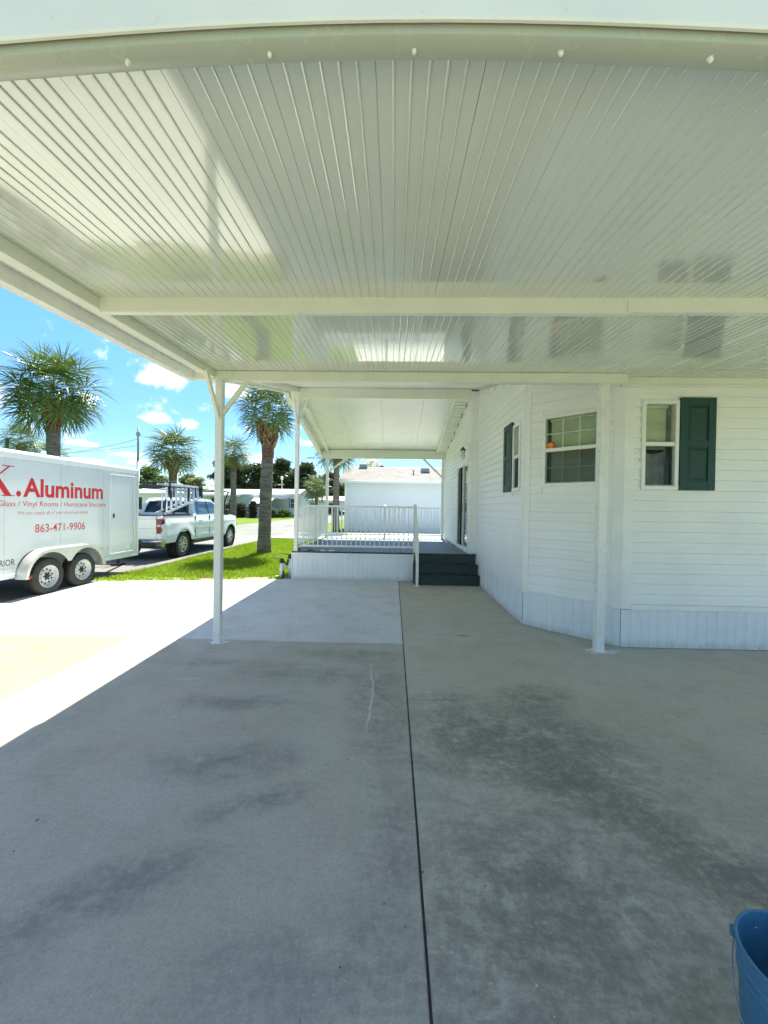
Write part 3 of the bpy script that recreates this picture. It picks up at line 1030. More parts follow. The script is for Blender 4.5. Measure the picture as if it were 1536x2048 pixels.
def ribbed_panel(name, p0, p1, z0, z1, mat, parent, out, rib=.115, depth=.006):
    """Vertical ribbed skirting sheet from p0 to p1 (ground points), standing out along out."""
    p0, p1, out = Vector((*p0, 0)), Vector((*p1, 0)), Vector((*out, 0)).normalized()
    L_ = (p1 - p0).length
    d = (p1 - p0) / L_
    pts = [(0, 0)]
    k = 1
    while k * rib < L_ - .012:
        c = k * rib
        dd = depth * (1.9 if k % 3 == 0 else 1) * .6
        pts += [(c - .020, 0), (c - .017, dd), (c - .009, dd), (c - .006, 0), (c - .003, -dd * .7), (c + .003, -dd * .7), (c + .006, 0), (c + .009, dd), (c + .017, dd), (c + .020, 0)]
        k += 1
    pts += [(L_, 0)]
    n_ = len(pts)
    vs = []
    for zz in (z0, z1):
        for u_, w_ in pts:
            q = p0 + d * u_ + out * w_
            vs.append((q.x, q.y, zz))
    return MB().add(vs, [(i, i + 1, n_ + i + 1, n_ + i) for i in range(n_ - 1)]).build(name, mat, parent)


MB().box(DX0 + .03, .43, DY0 + .03, DY1 - .05, .0, DZ - .03).build("deck_frame", "dark_void", dk)
x = DX0 + .012
while x < .44:
    b = min(x + .345, .446)
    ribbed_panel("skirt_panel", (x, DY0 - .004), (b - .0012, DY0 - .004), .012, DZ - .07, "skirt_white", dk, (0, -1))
    x += .345
MB().box(DX0, .448, DY0 - .018, DY0 + .004, DZ - .085, DZ - .034).build("skirt_trim", "skirt_white", dk, bevel=.004)
MB().box(DX0, .448, DY0 - .014, DY0 + .004, .004, .022).build("skirt_trim", "skirt_white", dk, bevel=.003)
MB().box(DX0 - .014, DX0 + .014, DY0 - .016, DY0 + .014, .004, DZ - .034).build("skirt_trim", "skirt_white", dk, bevel=.003)
MB().box(.4485, .476, DY0 - .014, DY0 + .1, .004, DZ - .034).build("skirt_trim", "skirt_white", dk, bevel=.003)
ribbed_panel("skirt_panel", (DX0 - .004, DY1), (DX0 - .004, DY0 + .02), .012, DZ - .034, "skirt_white", dk, (-1, 0))

bal_me = MB().box(-.0085, .0085, -.0085, .0085, -.455, .455).mesh("baluster", "white_alu")


def railing(a, b, label, ztop=1.70, step=.108):
    a, b = Vector((*a, 0)), Vector((*b, 0))
    d = (b - a)
    Ln = d.length
    d /= Ln
    m = MB()
    m.bar((a.x, a.y, ztop - .018), (b.x, b.y, ztop - .018), .05, .036)
    m.bar((a.x, a.y, .765), (b.x, b.y, .765), .035, .04)
    r = m.build("railing", "white_alu", dk, bevel=.004)
    cnt = int(Ln / step)
    for i in range(1, cnt):
        q = a + d * (Ln * i / cnt)
        link("baluster", bal_me, r, (q.x, q.y, 1.235))
    return r


railing((-2.15, 8.80), (.47, 8.80), "")
railing((-2.205, 8.80), (-2.225, 12.86), "")
railing((-2.17, 12.88), (-.30, 12.88), "")
railing((-.24, 12.88), (1.60, 12.88), "")


def newel(x, y, z0, z1, w=.06):
    h = w / 2
    m = MB().box(x - h, x + h, y - h, y + h, z0, z1)
    p_ = m.build("newel_post", "white_alu", dk, bevel=.005)
    c = MB().box(x - h - .008, x + h + .008, y - h - .008, y + h + .008, z1, z1 + .014)
    c.add([(x - h - .008, y - h - .008, z1 + .014), (x + h + .008, y - h - .008, z1 + .014), (x + h + .008, y + h + .008, z1 + .014), (x - h - .008, y + h + .008, z1 + .014), (x, y, z1 + .034)],
          [(0, 1, 4), (1, 2, 4), (2, 3, 4), (3, 0, 4)])
    c.build("cap", "white_alu", p_)


newel(.505, 8.80, DZ, 1.72, .07)
newel(-.27, 12.88, DZ, 1.72, .07)
newel(.535, 8.22, .012, .98, .058)
MB().box(.475, .595, 8.16, 8.28, .002, .012).build("newel_base", "white_alu", dk, bevel=.003)
MB().bar((.505, 8.78, 1.66), (.535, 8.20, 1.02), .05, .04).build("handrail", "white_alu", dk, bevel=.004)
MB().bar((.505, 8.78, .98), (.535, 8.22, .34), .03, .04).build("handrail", "white_alu", dk, bevel=.004)
for k in range(1, 5):
    f = k / 5
    yy = 8.78 - .56 * f
    MB().box(.512 + .02 * f, .528 + .02 * f, yy - .008, yy + .008, .98 - .64 * f, 1.65 - .64 * f).build("baluster", "white_alu", dk)
# small fittings left on the deck
for i, (x, y, w, d_) in enumerate([(-1.88, 8.80, .16, .02), (-1.60, 8.79, .09, .03), (-1.40, 8.80, .14, .025)]):
    m = MB().box(x - w / 2, x + w / 2, y - d_, y + d_, DZ + .001, DZ + .018)
    m.box(x - w / 4, x + w / 4, y - d_ * .6, y + d_ * .6, DZ + .018, DZ + .03)
    o = m.build("rail_bracket", ["black_plastic", "polished_alu", "polished_alu"][i], bevel=.003)
    tag(o, ["flat black bracket lying at the deck corner by the post", "short silver bracket lying alone on the deck edge", "longer silver bracket lying on the deck edge"][i], "bracket", "brackets left on the deck edge")
MB().box(-2.155, -2.12, 8.755, 8.785, DZ, DZ + .07).build("post_shoe", "black_plastic", dk)

# stairs
st = thing("deck_stairs", "dark charcoal composite steps up to the grey deck", "steps", (1.2, 8.5, 0))
SX0, SX1 = .482, 1.90
ys = [8.32, 8.50, 8.66]
zs = [0.0, .212, .425, .65]
for i in range(3):
    y0 = ys[i] if i < 2 else 8.712
    if i == 2:
        y0 = 8.66
    xe = SX1 - .012 * i
    MB().box(SX0 + .01, xe - .01, y0 + .012, y0 + .03, zs[i] + .002, zs[i + 1] - .028).build("riser", "stair_composite", st, bevel=.002)
    yb = (ys[i + 1] + .012) if i < 2 else 8.9
    if i < 2:
        w_ = (yb - y0) / 2
        MB().box(SX0, xe, y0 - .012, y0 + w_ - .003, zs[i + 1] - .028, zs[i + 1]).build("tread", "stair_composite", st, bevel=.004)
        MB().box(SX0, xe, y0 + w_ + .003, yb, zs[i + 1] - .028, zs[i + 1]).build("tread", "stair_composite", st, bevel=.004)
    if i == 2:
        MB().box(SX0, xe, y0 - .012, DY0 - .0215, DZ - .0275, DZ).build("tread", "stair_composite", st, bevel=.004)
    MB().box(SX0 + .002, SX0 + .03, y0 + .03, 8.685, zs[i] + .002, zs[i + 1] - .03).build("stringer", "stair_composite", st)
    MB().box(xe - .035, xe - .012, y0 + .03, 8.685, zs[i] + .002, zs[i + 1] - .03).build("stringer", "stair_composite", st)

# ================================================================== mobile home
hm = thing("mobile_home", "white vinyl-sided mobile home with a bay window and dark green shutters", "house", (4.5, 8.5, 0))
HX = 1.905
COURSE = .1265


class Wall:
    """A wall from a to b (ground points); u runs along it, n points out of it."""

    def __init__(s, a, b, out):
        s.a, s.b = Vector((*a, 0)), Vector((*b, 0))
        s.L = (s.b - s.a).length
        s.d = (s.b - s.a) / s.L
        s.n = Vector((*out, 0)).normalized()
        s.T = Matrix(((s.d.x, s.n.x, 0, s.a.x), (s.d.y, s.n.y, 0, s.a.y), (0, 0, 1, 0), (0, 0, 0, 1)))

    def mb(s): return MB(s.T)


def siding(w, z0, top, holes, parent, u_lo=0, u_hi=None, skip=()):
    """Backing sheet and lapped courses, cut around holes (u0,u1,z0,z1); top(u) = wall top."""
    u_hi = w.L if u_hi is None else u_hi
    zt = max(top(u_lo), top(u_hi), top((u_lo + u_hi) / 2))
    bk = w.mb()
    cuts_u = sorted({u_lo, u_hi} | {h[0] for h in holes} | {h[1] for h in holes})
    cuts_z = sorted({z0} | {h[2] for h in holes} | {h[3] for h in holes})
    for i in range(len(cuts_u) - 1):
        for j in range(len(cuts_z)):
            ua, ub = cuts_u[i], cuts_u[i + 1]
            za = cuts_z[j]
            um = (ua + ub) / 2
            last = j == len(cuts_z) - 1
            zm = za + .01 if last else (za + cuts_z[j + 1]) / 2
            if any(h[0] <= um <= h[1] and h[2] <= zm <= h[3] for h in holes):
                continue
            t0, t1 = (top(ua), top(ub)) if last else (cuts_z[j + 1],) * 2
            bk.add([(ua, 0, za), (ub, 0, za), (ub, 0, t1), (ua, 0, t0)], [(0, 1, 2, 3)])
            bk.add([(ua, -.06, za), (ub, -.06, za), (ub, -.06, t1), (ua, -.06, t0)], [(0, 1, 2, 3)])
    wall = bk.build("wall", "siding_white", parent)
    z = z0
    while z < zt - .02:
        hgt = min(COURSE, zt - z)
        # usable span under a sloping top
        us = np.linspace(u_lo, u_hi, 60)
        good = [u for u in us if top(u) > z + hgt * .6]
        if good:
            spans = [(good[0], good[-1])]
            for h in holes:
                if z + hgt > h[2] + .01 and z < h[3] - .01:
                    ns = []
                    for a, b in spans:
                        if h[1] <= a or h[0] >= b:
                            ns.append((a, b))
                        else:
                            if h[0] - a > .03: ns.append((a, h[0]))
                            if b - h[1] > .03: ns.append((h[1], b))
                    spans = ns
            cut = []
            for a, b in spans:
                if b - a > 1.9 and random.random() < .7:
                    c_ = a + (b - a) * random.uniform(.25, .75)
                    cut += [(a, c_ - .0012), (c_ + .0012, b)]
                else:
                    cut.append((a, b))
            for a, b in cut:
                e = random.uniform(-.0012, .0012)
                q = [(.001, z), (.0165 + e, z + .001), (.0170 + e, z + .006), (.0125 + e, z + hgt * .46), (.0145 + e, z + hgt * .50), (.0085, z + hgt * .97), (.001, z + hgt)]
                w.mb().prism(q, a, b, 'x').build("siding_plank", "siding_white", wall)
        z += COURSE
    return wall


def window(w, u0, u1, z0, z1, parent, grid, sticker=False, curtain=None, screen=True):
    """Single-hung vinyl window in the wall w: frame, two sashes, panes, muntins, a blind and the dark room behind."""
    f = w.mb()
    fw = .045
    f.box(u0, u1, -.05, .034, z1 - fw, z1)
    f.box(u0, u1, -.05, .038, z0, z0 + fw)
    f.box(u0, u0 + fw, -.05, .034, z0 + fw, z1 - fw)
    f.box(u1 - fw, u1, -.05, .034, z0 + fw, z1 - fw)
    win = f.build("window", "frame_white", parent, bevel=.004)
    a, b, c, d = u0 + fw, u1 - fw, z0 + fw, z1 - fw
    zm = (c + d) / 2 + .01
    s_ = w.mb()
    s_.box(a, b, -.02, .022, zm - .022, zm + .022)
    s_.box(a, b, -.02, .020, zm + .022, zm + .028)
    s_.build("meeting_rail", "frame_white", win, bevel=.003)
    # dark screen frame in the lower half
    if screen:
        s_ = w.mb()
        s_.box(a, b, -.006, .010, c, c + .016)
        s_.box(a, a + .016, -.006, .010, c + .016, zm - .022)
        s_.box(b - .016, b, -.006, .010, c + .016, zm - .022)
        s_.build("screen_frame", "pole_grey", win)
    w.mb().add([(a, -.012, zm + .022), (b, -.012, zm + .022), (b, -.012, d), (a, -.012, d)], [(0, 1, 2, 3)]).build("pane", "glass", win)
    w.mb().add([(a, -.020, c), (b, -.020, c), (b, -.020, zm - .022), (a, -.020, zm - .022)], [(0, 1, 2, 3)]).build("pane", "glass", win)
    if screen:
        w.mb().add([(a, .002, c), (b, .002, c), (b, .002, zm - .022), (a, .002, zm - .022)], [(0, 1, 2, 3)]).build("insect_screen", "insect_screen", win)
    nx, nz_ = grid
    if nx:
        for (lo, hi, off) in ((zm + .022, d, -.024), (c, zm - .022, -.032)):
            for k in range(1, nx):
                uu = a + (b - a) * k / nx
                w.mb().box(uu - .009, uu + .009, off - .006, off, lo, hi).build("muntin", "frame_white", win)
            for k in range(1, nz_):
                zz = lo + (hi - lo) * k / nz_
                w.mb().box(a, b, off - .0065, off - .0005, zz - .009, zz + .009).build("muntin", "frame_white", win)
    # venetian blind: slats too fine to pick apart
    bl = w.mb()
    zz = d - .03
    lo_b = c + .03 if not curtain else zm - .06
    bl.box(a + .03, b - .03, -.10, -.06, d - .03, d)
    while zz > lo_b:
        bl.add([(a + .035, -.100, zz - .013), (b - .035, -.100, zz - .013), (b - .035, -.082, zz + .011), (a + .035, -.082, zz + .011)], [(0, 1, 2, 3)])
        zz -= .0235
    o = bl.build("blind", "blind_cream", win)
    stuff(o)
    if curtain:
        n_ = 30
        vs, fs = [], []
        for i in range(n_ + 1):
            u_ = a + .01 + (b - a - .02) * i / n_
            t_ = (i / n_ - .5) * 2
            for j in range(7):
                zz = c + (zm - .05 - c) * j / 6
                vs.append((u_, -.12 + .018 * math.sin(9 * t_ * (1.1 - .5 * j / 6) + 1.2 * abs(t_) * j) , zz - .05 * (1 - t_ * t_) * (j / 6)))
        for i in range(n_):
            for j in range(6):
                fs.append((i * 7 + j, (i + 1) * 7 + j, (i + 1) * 7 + j + 1, i * 7 + j + 1))
        w.mb().add(vs, fs).build("curtain", "curtain_grey", win, smooth=True)
    r = w.mb()
    r.add([(a - .02, -.06, c - .02), (b + .02, -.06, c - .02), (b + .02, -.06, d + .02), (a - .02, -.06, d + .02), (a - .02, -.5, c - .02), (b + .02, -.5, c - .02), (b + .02, -.5, d + .02), (a - .02, -.5, d + .02)],
          [(4, 5, 6, 7), (0, 1, 5, 4), (1, 2, 6, 5), (2, 3, 7, 6), (3, 0, 4, 7)])
    r.build("room_behind", "interior_wall", win)
    if sticker:
        su, sz, sw, sh = a + .004, zm + .026, .100, .085
        s_ = w.mb().box(su, su + sw, -.0105, -.0085, sz, sz + sh)
        o = s_.build("security_sticker", "sticker_red", win)
        q = w.mb()
        for (f0, f1, g0, g1) in ((.24, .72, .82, .90), (.08, .30, .60, .72), (.34, .56, .60, .72), (.60, .84, .60, .72), (.08, .40, .42, .54), (.46, .84, .42, .54), (.2, .76, .28, .35), (.14, .84, .08, .15)):
            q.box(su + sw * f0, su + sw * f1, -.0085, -.0078, sz + sh * g0, sz + sh * g1)
        q.build("sticker_print", "sticker_yellow", win)
    return win


def shutter(w, u0, u1, z0, z1, parent):
    m = w.mb()
    u_, v_ = u1 - u0, z1 - z0
    m.box(u0, u1, .016, .030, z0, z1)
    st_ = u_ * .21
    m.box(u0, u0 + st_, .030, .044, z0, z1)
    m.box(u1 - st_, u1, .030, .044, z0, z1)
    zc_ = z0 + v_ * .5
    m.box(u0 + st_, u1 - st_, .030, .043, z1 - v_ * .085, z1)
    m.box(u0 + st_, u1 - st_, .030, .043, z0, z0 + v_ * .10)
    m.box(u0 + st_, u1 - st_, .030, .043, zc_ - v_ * .04, zc_ + v_ * .04)
    sh = m.build("shutter", "shutter_green", parent, bevel=.003)
    for lo, hi in ((z0 + v_ * .10, zc_ - v_ * .04), (zc_ + v_ * .04, z1 - v_ * .085)):
        q = w.mb()
        a, b, c, d = u0 + st_ + .014, u1 - st_ - .014, lo + .014, hi - .014
        e = .022
        q.add([(a, .030, c), (b, .030, c), (b, .030, d), (a, .030, d), (a + e, .040, c + e), (b - e, .040, c + e), (b - e, .040, d - e), (a + e, .040, d - e)],
              [(4, 5, 6, 7), (0, 1, 5, 4), (1, 2, 6, 5), (2, 3, 7, 6), (3, 0, 4, 7)])
        q.build("raised_panel", "shutter_green", sh)
    return sh


FY = 4.76
CY = 8.72          # where the deeper rear part of the house begins
wf = Wall((2.80, FY), (10.5, FY), (0, -1))
wd = Wall((HX, 5.61), (2.80, FY), (-(5.61 - FY), -(2.80 - HX)))
wl2 = Wall((HX, CY), (HX, 5.61), (-1, 0))
DW = 1.74
wr = Wall((DW, 13.0), (DW, CY), (-1, 0))
ZS = .50
def rake(y): return 4.345 - .246 * (RY - y) if y < RY else 4.345 - .185 * (y - RY)
siding(wf, ZS + .03, lambda u: 3.17, [(.195, .636, 1.93, 3.01)], hm)
win1 = window(wf, .195, .636, 1.93, 3.01, hm, (0, 0), curtain=True)
shutter(wf, .640, 1.062, 1.925, 3.04, hm)
siding(wd, ZS, lambda u: rake(5.61 - .85 * u / wd.L), [(.245, .975, 1.985, 2.965)], hm)
window(wd, .245, .975, 1.985, 2.965, hm, (3, 2), sticker=True)




siding(wl2, ZS, lambda u: rake(CY - u), [(CY - 6.14, CY - 5.79, 1.95, 2.98)], hm)
window(wl2, CY - 6.14, CY - 5.79, 1.95, 2.98, hm, (0, 0))
shutter(wl2, CY - 6.60, CY - 6.16, 1.95, 3.05, hm)
DA, DB, DT = 13.0 - 10.36, 13.0 - 8.86, 2.80
siding(wr, DZ + .01, lambda u: rake(13.0 - u) - .02, [(DA, DB, DZ, DT)], hm)
# corner boards
wf.mb().box(-.012, .115, .0, .026, .47, 3.165).build("corner_board", "trim_white", hm, bevel=.004)
wd.mb().box(wd.L - .11, wd.L + .006, .0, .026, .47, 3.3).build("corner_board", "trim_white", hm, bevel=.004)
wd.mb().box(-.004, .075, .0, .026, .47, 3.35).build("corner_board", "trim_white", hm, bevel=.004)
wl2.mb().box(wl2.L - .085, wl2.L + .004, .0, .026, .47, 3.6).build("corner_board", "trim_white", hm, bevel=.004)
MB().box(DW - .02, HX + .004, CY - .03, CY, DZ + .0, 4.30).build("corner_board", "trim_white", hm, bevel=.004)
MB().box(DW - .022, DW, CY - .025, CY + .08, DZ, 4.28).build("corner_board", "trim_white", hm, bevel=.003)
MB().box(DW - .02, HX - .002, CY - .028, CY - .002, .0, DZ - .002).build("skirt_trim", "skirt_white", hm)
wf.mb().box(.117, wf.L, .0, .022, .462, .527).build("sill_trim", "trim_white", hm, bevel=.004)
wf.mb().box(-.06, wf.L, .0, .030, 3.168, 3.282).build("top_trim", "cream_alu", hm, bevel=.004)
wf.mb().box(-.06, wf.L, .0, .046, 3.175, 3.195).build("top_trim", "cream_alu", hm, bevel=.003)


def skirting(w, u0, u1, z1):
    x = u0
    while x < u1 - .01:
        b = min(x + .345, u1)
        p0 = w.a + w.d * x + w.n * .006
        p1 = w.a + w.d * (b - .0012) + w.n * .006
        ribbed_panel("skirt_panel", (p0.x, p0.y), (p1.x, p1.y), .02, z1, "skirt_white", hm, (w.n.x, w.n.y))
        x = b
    w.mb().box(u0, u1, .0, .016, .004, .026).build("skirt_trim", "skirt_white", hm, bevel=.003)
    # little screws along the bottom rail
    q = w.mb()
    u_ = u0 + .1
    while u_ < u1:
        q.box(u_ - .005, u_ + .005, .016, .019, .022, .032)
        u_ += .172
    stuff(q.build("screws", "pole_grey", hm))


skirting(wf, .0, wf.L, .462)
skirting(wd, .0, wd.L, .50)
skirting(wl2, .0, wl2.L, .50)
# solid core behind the skirting and the roof above
MB().prism([(HX + .09, CY), (HX + .09, 5.66), (2.86, FY + .07), (10.5, FY + .07), (10.5, 13.0), (DW + .07, 13.0), (DW + .07, CY)], .0, .48, 'z').build("foundation", "dark_void", hm)
wr.mb().add([(0, -.62, .4), (wr.L, -.62, .4), (wr.L, -.62, 3.3), (0, -.62, 3.3)], [(0, 1, 2, 3)]).build("inner_wall", "interior_wall", hm)
raft("roof", 1.75, 10.7, 4.79, RY, lambda y: zn(y) - .02, .0, .09, "far_roof_white", hm)
raft("roof", 1.75, 10.7, RY + .002, 13.35, lambda y: zf(y) - .02, .0, .09, "far_roof_white", hm)
MB().prism([(4.79, 3.2), (4.79, 3.36), (RY, 4.33), (13.0, 3.5), (13.0, .5), (4.79, .5)], 10.45, 10.5, 'x').build("wall", "siding_white", hm)
MB().box(DW, 10.5, 12.97, 13.0, .4, 3.5).build("wall", "siding_white", hm)
# rake soffit over the deck, made of short vented slats
y = 8.84
while y < 12.84:
    e = y + .162
    m = MB()
    m.hexa([(DW - .30, y, zf(y) - .115), (DW - .002, y, zf(y) - .115), (DW - .002, y, zf(y) - .10), (DW - .30, y, zf(y) - .10)],
           [(DW - .30, e, zf(e) - .103), (DW - .002, e, zf(e) - .103), (DW - .002, e, zf(e) - .09), (DW - .30, e, zf(e) - .09)])
    m.build("soffit_slat", "cream_alu", hm)
    y += .17
raft("soffit_trim", DW - .335, DW - .302, 8.82, 12.85, zf, -.14, -.004, "cream_alu", hm)
for k in range(6):
    yy = 9.2 + k * .58
    MB().hexa([(DW - .022, yy, zf(yy) - .165), (DW - .018, yy, zf(yy) - .165), (DW - .018, yy, zf(yy) - .125), (DW - .022, yy, zf(yy) - .125)],
              [(DW - .022, yy + .16, zf(yy) - .195), (DW - .018, yy + .16, zf(yy) - .195), (DW - .018, yy + .16, zf(yy) - .155), (DW - .022, yy + .16, zf(yy) - .155)]).build("soffit_vent", "dark_void", hm)
# sliding glass door
fr_ = wr.mb()
fr_.box(DA, DB, -.06, .036, DT - .05, DT)
fr_.box(DA, DB, -.06, .045, DZ + .002, DZ + .06)
fr_.box(DA, DA + .05, -.06, .036, DZ + .06, DT - .05)
fr_.box(DB - .05, DB, -.06, .036, DZ + .06, DT - .05)
door = fr_.build("sliding_door", "frame_white", hm, bevel=.004)
um = (DA + DB) / 2
for (a, b, off, dark) in ((DA + .05, um + .03, .012, True), (um - .01, DB - .05, -.014, False)):
    s_ = wr.mb()
    fw_ = .035 if dark else .05
    s_.box(a, b, off - .015, off + .012, DT - .05 - fw_, DT - .05)
    s_.box(a, b, off - .015, off + .012, DZ + .06, DZ + .06 + fw_)
    s_.box(a, a + fw_, off - .015, off + .012, DZ + .06 + fw_, DT - .05 - fw_)
    s_.box(b - fw_, b, off - .015, off + .012, DZ + .06 + fw_, DT - .05 - fw_)
    leaf = s_.build("screen_leaf" if dark else "glass_leaf", "frame_white", door, bevel=.002)
    wr.mb().add([(a + fw_, off, DZ + .06 + fw_), (b - fw_, off, DZ + .06 + fw_), (b - fw_, off, DT - .05 - fw_), (a + fw_, off, DT - .05 - fw_)], [(0, 1, 2, 3)]).build(
        "insect_screen" if dark else "pane", "insect_screen" if dark else "glass", door)
    if not dark:
        for k in range(1, 5):
            zz = DZ + .1 + (DT - DZ - .2) * k / 5
            wr.mb().box(a + fw_, b - fw_, off - .012, off - .004, zz - .009, zz + .009).build("muntin", "frame_white", door)
        for k in range(1, 3):
            uu = a + fw_ + (b - a - 2 * fw_) * k / 3
            wr.mb().box(uu - .009, uu + .009, off - .013, off - .005, DZ + .1, DT - .1).build("muntin", "frame_white", door)
wr.mb().box(um + .0, um + .02, .024, .05, 1.6, 1.8).build("door_handle", "black_plastic", door, bevel=.003)
r = wr.mb()
r.add([(DA, -.07, DZ), (DB, -.07, DZ), (DB, -.07, DT), (DA, -.07, DT), (DA, -.6, DZ), (DB, -.6, DZ), (DB, -.6, DT), (DA, -.6, DT)], [(4, 5, 6, 7), (0, 1, 5, 4), (1, 2, 6, 5), (2, 3, 7, 6), (3, 0, 4, 7)])
r.build("room_behind", "dark_void", door)
# grey gaps where the siding meets the door and window trim (j-channel)
for w_, u_, z0_, z1_ in ((wr, DB + .012, DZ + .05, DT), (wl2, CY - 5.775, 1.95, 3.0), (wf, .185, 1.93, 3.03)):
    w_.mb().box(u_ - .006, u_ + .006, .0, .0135, z0_, z1_).build("trim_channel", "ladder_alu", hm)
# carriage lamp beside the door
lm = thing("wall_lamp", "small white carriage lamp on the wall above the sliding door", "lamp", (DW - .02, 8.74, 3.0))
MB().box(DW - .04, DW - .022, 8.69, 8.79, 2.86, 3.18).build("back_plate", "trim_white", lm, bevel=.006)
MB().tube([(DW - .04, 8.74, 3.08), (DW - .10, 8.74, 3.14), (DW - .16, 8.74, 3.13), (DW - .18, 8.74, 3.06)], .009, 8).build("arm", "trim_white", lm, smooth=True)
MB().lathe([(0, 3.07), (.012, 3.06), (.03, 3.035), (.065, 3.0), (.07, 2.99), (0, 2.99)], (DW - .18, 8.74, 0), 6).build("lamp_cap", "black_steel", lm)
MB().lathe([(.055, 2.988), (.04, 2.80), (0, 2.80)], (DW - .18, 8.74, 0), 6).build("lamp_shade", "glass", lm)
MB().lathe([(.046, 2.80), (.03, 2.77), (.008, 2.745), (0, 2.74)], (DW - .18, 8.74, 0), 6).build("lamp_base", "trim_white", lm)

# ================================================================== cargo trailer
TX = -6.42
tr_ = thing("cargo_trailer", "white enclosed cargo trailer with red lettering parked on the street", "trailer", (-7.5, 7.0, -.02))
TY0, TY1, TZ0, TZ1 = 4.55, 9.55, .40, 2.40
m = MB()
m.box(-8.55, TX - .03, 4.6, 6.40, .40, 2.42)
m.box(-8.55, TX - .03, 6.40, 8.24, .80, 2.42)
m.box(-8.55, TX - .03, 8.24, TY1 - .02, .40, 2.42)
m.box(-8.55, -6.80, 6.40, 8.24, .40, .80)
m.build("body", "trailer_white", tr_)
# skin panels cut over the wheel wells
seams = [4.55, 5.14, 6.21, 7.29, 8.385, 9.55]


def well(y):          # lower edge of the skin
    if 6.40 < y < 8.26:
        e = min((y - 6.40), (8.26 - y))
        return .40 + min(.42, math.sqrt(max(0, .42 ** 2 - max(0, .42 - e) ** 2)))
    return .40


for a, b in zip(seams[:-1], seams[1:]):
    ya = [a + .003 + (b - a - .006) * k / 24 for k in range(25)]
    poly = [(y, well(y)) for y in ya] + [(b - .003, 2.40), (a + .003, 2.40)]
    MB().prism(poly, TX - .03, TX, 'x').build("side_panel", "trailer_white", tr_)
MB().box(-8.57, TX + .012, TY0, TY1 - .01, 2.40, 2.53).build("top_rail", "trailer_trim", tr_, bevel=.03, seg=3)
MB().box(-8.5, TX - .06, TY0 + .03, TY1 - .05, 2.53, 2.56).build("roof", "trailer_trim", tr_, bevel=.02, seg=2)
MB().box(-7.15, -6.62, 8.25, 8.75, 2.56, 2.66).build("roof_vent", "trailer_white", tr_, bevel=.03)
MB().box(-6.60, -6.54, 7.05, 7.12, 2.55, 2.63).build("roof_vent", "trailer_white", tr_, bevel=.01)
for a, b in ((4.55, 6.40), (8.24, 9.56)):
    MB().box(TX - .02, TX + .012, a, b, .375, .45).build("bottom_rail", "trailer_trim", tr_, bevel=.006)
    MB().box(TX - .0, TX + .016, a, b, .392, .402).build("bottom_rail", "polished_alu", tr_)
MB().box(TX - .03, TX + .016, TY1 - .035, TY1 + .012, .38, 2.53).build("corner_trim", "polished_alu", tr_, bevel=.01)
MB().box(-8.55, TX - .02, TY1 - .02, TY1, .40, 2.42).build("front_panel", "trailer_white", tr_)
MB().box(-8.45, TX - .1, TY1, TY1 + .004, .42, .95).build("stone_guard", "polished_alu", tr_)
# side door
d0, d1, e0, e1 = 8.60, 9.38, .53, 2.31
f = MB()
f.box(TX, TX + .018, d0 - .03, d1 + .03, e1, e1 + .03)
f.box(TX, TX + .018, d0 - .03, d1 + .03, e0 - .03, e0)
f.box(TX, TX + .018, d0 - .03, d0, e0, e1)
f.box(TX, TX + .018, d1, d1 + .03, e0, e1)
td = f.build("door", "trailer_trim", tr_, bevel=.004)
MB().box(TX + .001, TX + .012, d0 + .008, d1 - .008, e0 + .008, e1 - .008).build("door_skin", "trailer_white", td, bevel=.004)
MB().box(TX + .0005, TX + .006, d0 + .0005, d0 + .0075, e0, e1).build("door_seal", "black_plastic", td)
MB().box(TX + .012, TX + .022, 8.665, 8.715, 1.34, 1.44).build("latch", "black_plastic", td, bevel=.006)
MB().box(TX + .022, TX + .034, 8.672, 8.700, 1.36, 1.42).build("latch", "black_steel", td, bevel=.004)
MB().tube([(TX + .012, 9.16, .60), (TX + .05, 9.16, .60)], .016, 10).build("door_stop", "polished_alu", td)
# tandem fender
y1_, y2_ = 6.90, 7.68


def arc(cy, cz, r, a0, a1, n=12):
    return [(cy + r * math.cos(math.radians(a0 + (a1 - a0) * k / n)), cz + r * math.sin(math.radians(a0 + (a1 - a0) * k / n))) for k in range(n + 1)]


outer = [(6.385, .345)] + arc(6.90, .325, .50, 172, 95, 12) + arc(7.72, .325, .50, 85, 8, 12) + [(8.235, .345)]
inner = [(8.145, .345)] + arc(7.70, .335, .43, 6, 150, 14) + arc(6.88, .335, .43, 30, 174, 14) + [(6.475, .345)]
FX0, FX1 = TX + .002, -6.225
m = MB()
poly = outer + inner
nn = len(poly)
m.add([(FX1, y, z) for y, z in poly] + [(FX1 - .006, y, z) for y, z in poly],
      [tuple(range(nn)), tuple(range(2 * nn - 1, nn - 1, -1))] + [(i, (i + 1) % nn, nn + (i + 1) % nn, nn + i) for i in range(nn)])
no = len(outer)
m.add([(FX1, y, z) for y, z in outer] + [(FX0, y, z + .004) for y, z in outer] , [(i, i + 1, no + i + 1, no + i) for i in range(no - 1)])
fd = m.build("fender", "polished_alu", tr_)
MB().box(FX1, FX1 + .008, 6.445, 6.505, .355, .40).build("side_marker", "tail_red", fd, bevel=.002)
MB().box(-6.82, TX - .032, 6.40, 8.24, .79, .80).build("wheel_well", "dark_void", tr_)
tyre = MB()
tyre.lathe([(.19, -.085), (.20, -.098), (.235, -.105), (.29, -.104), (.318, -.095), (.332, -.075), (.336, -.02), (.336, .02), (.332, .075), (.318, .095), (.29, .104), (.235, .105), (.20, .098), (.19, .085)], n=48, axis='x', closed=True)
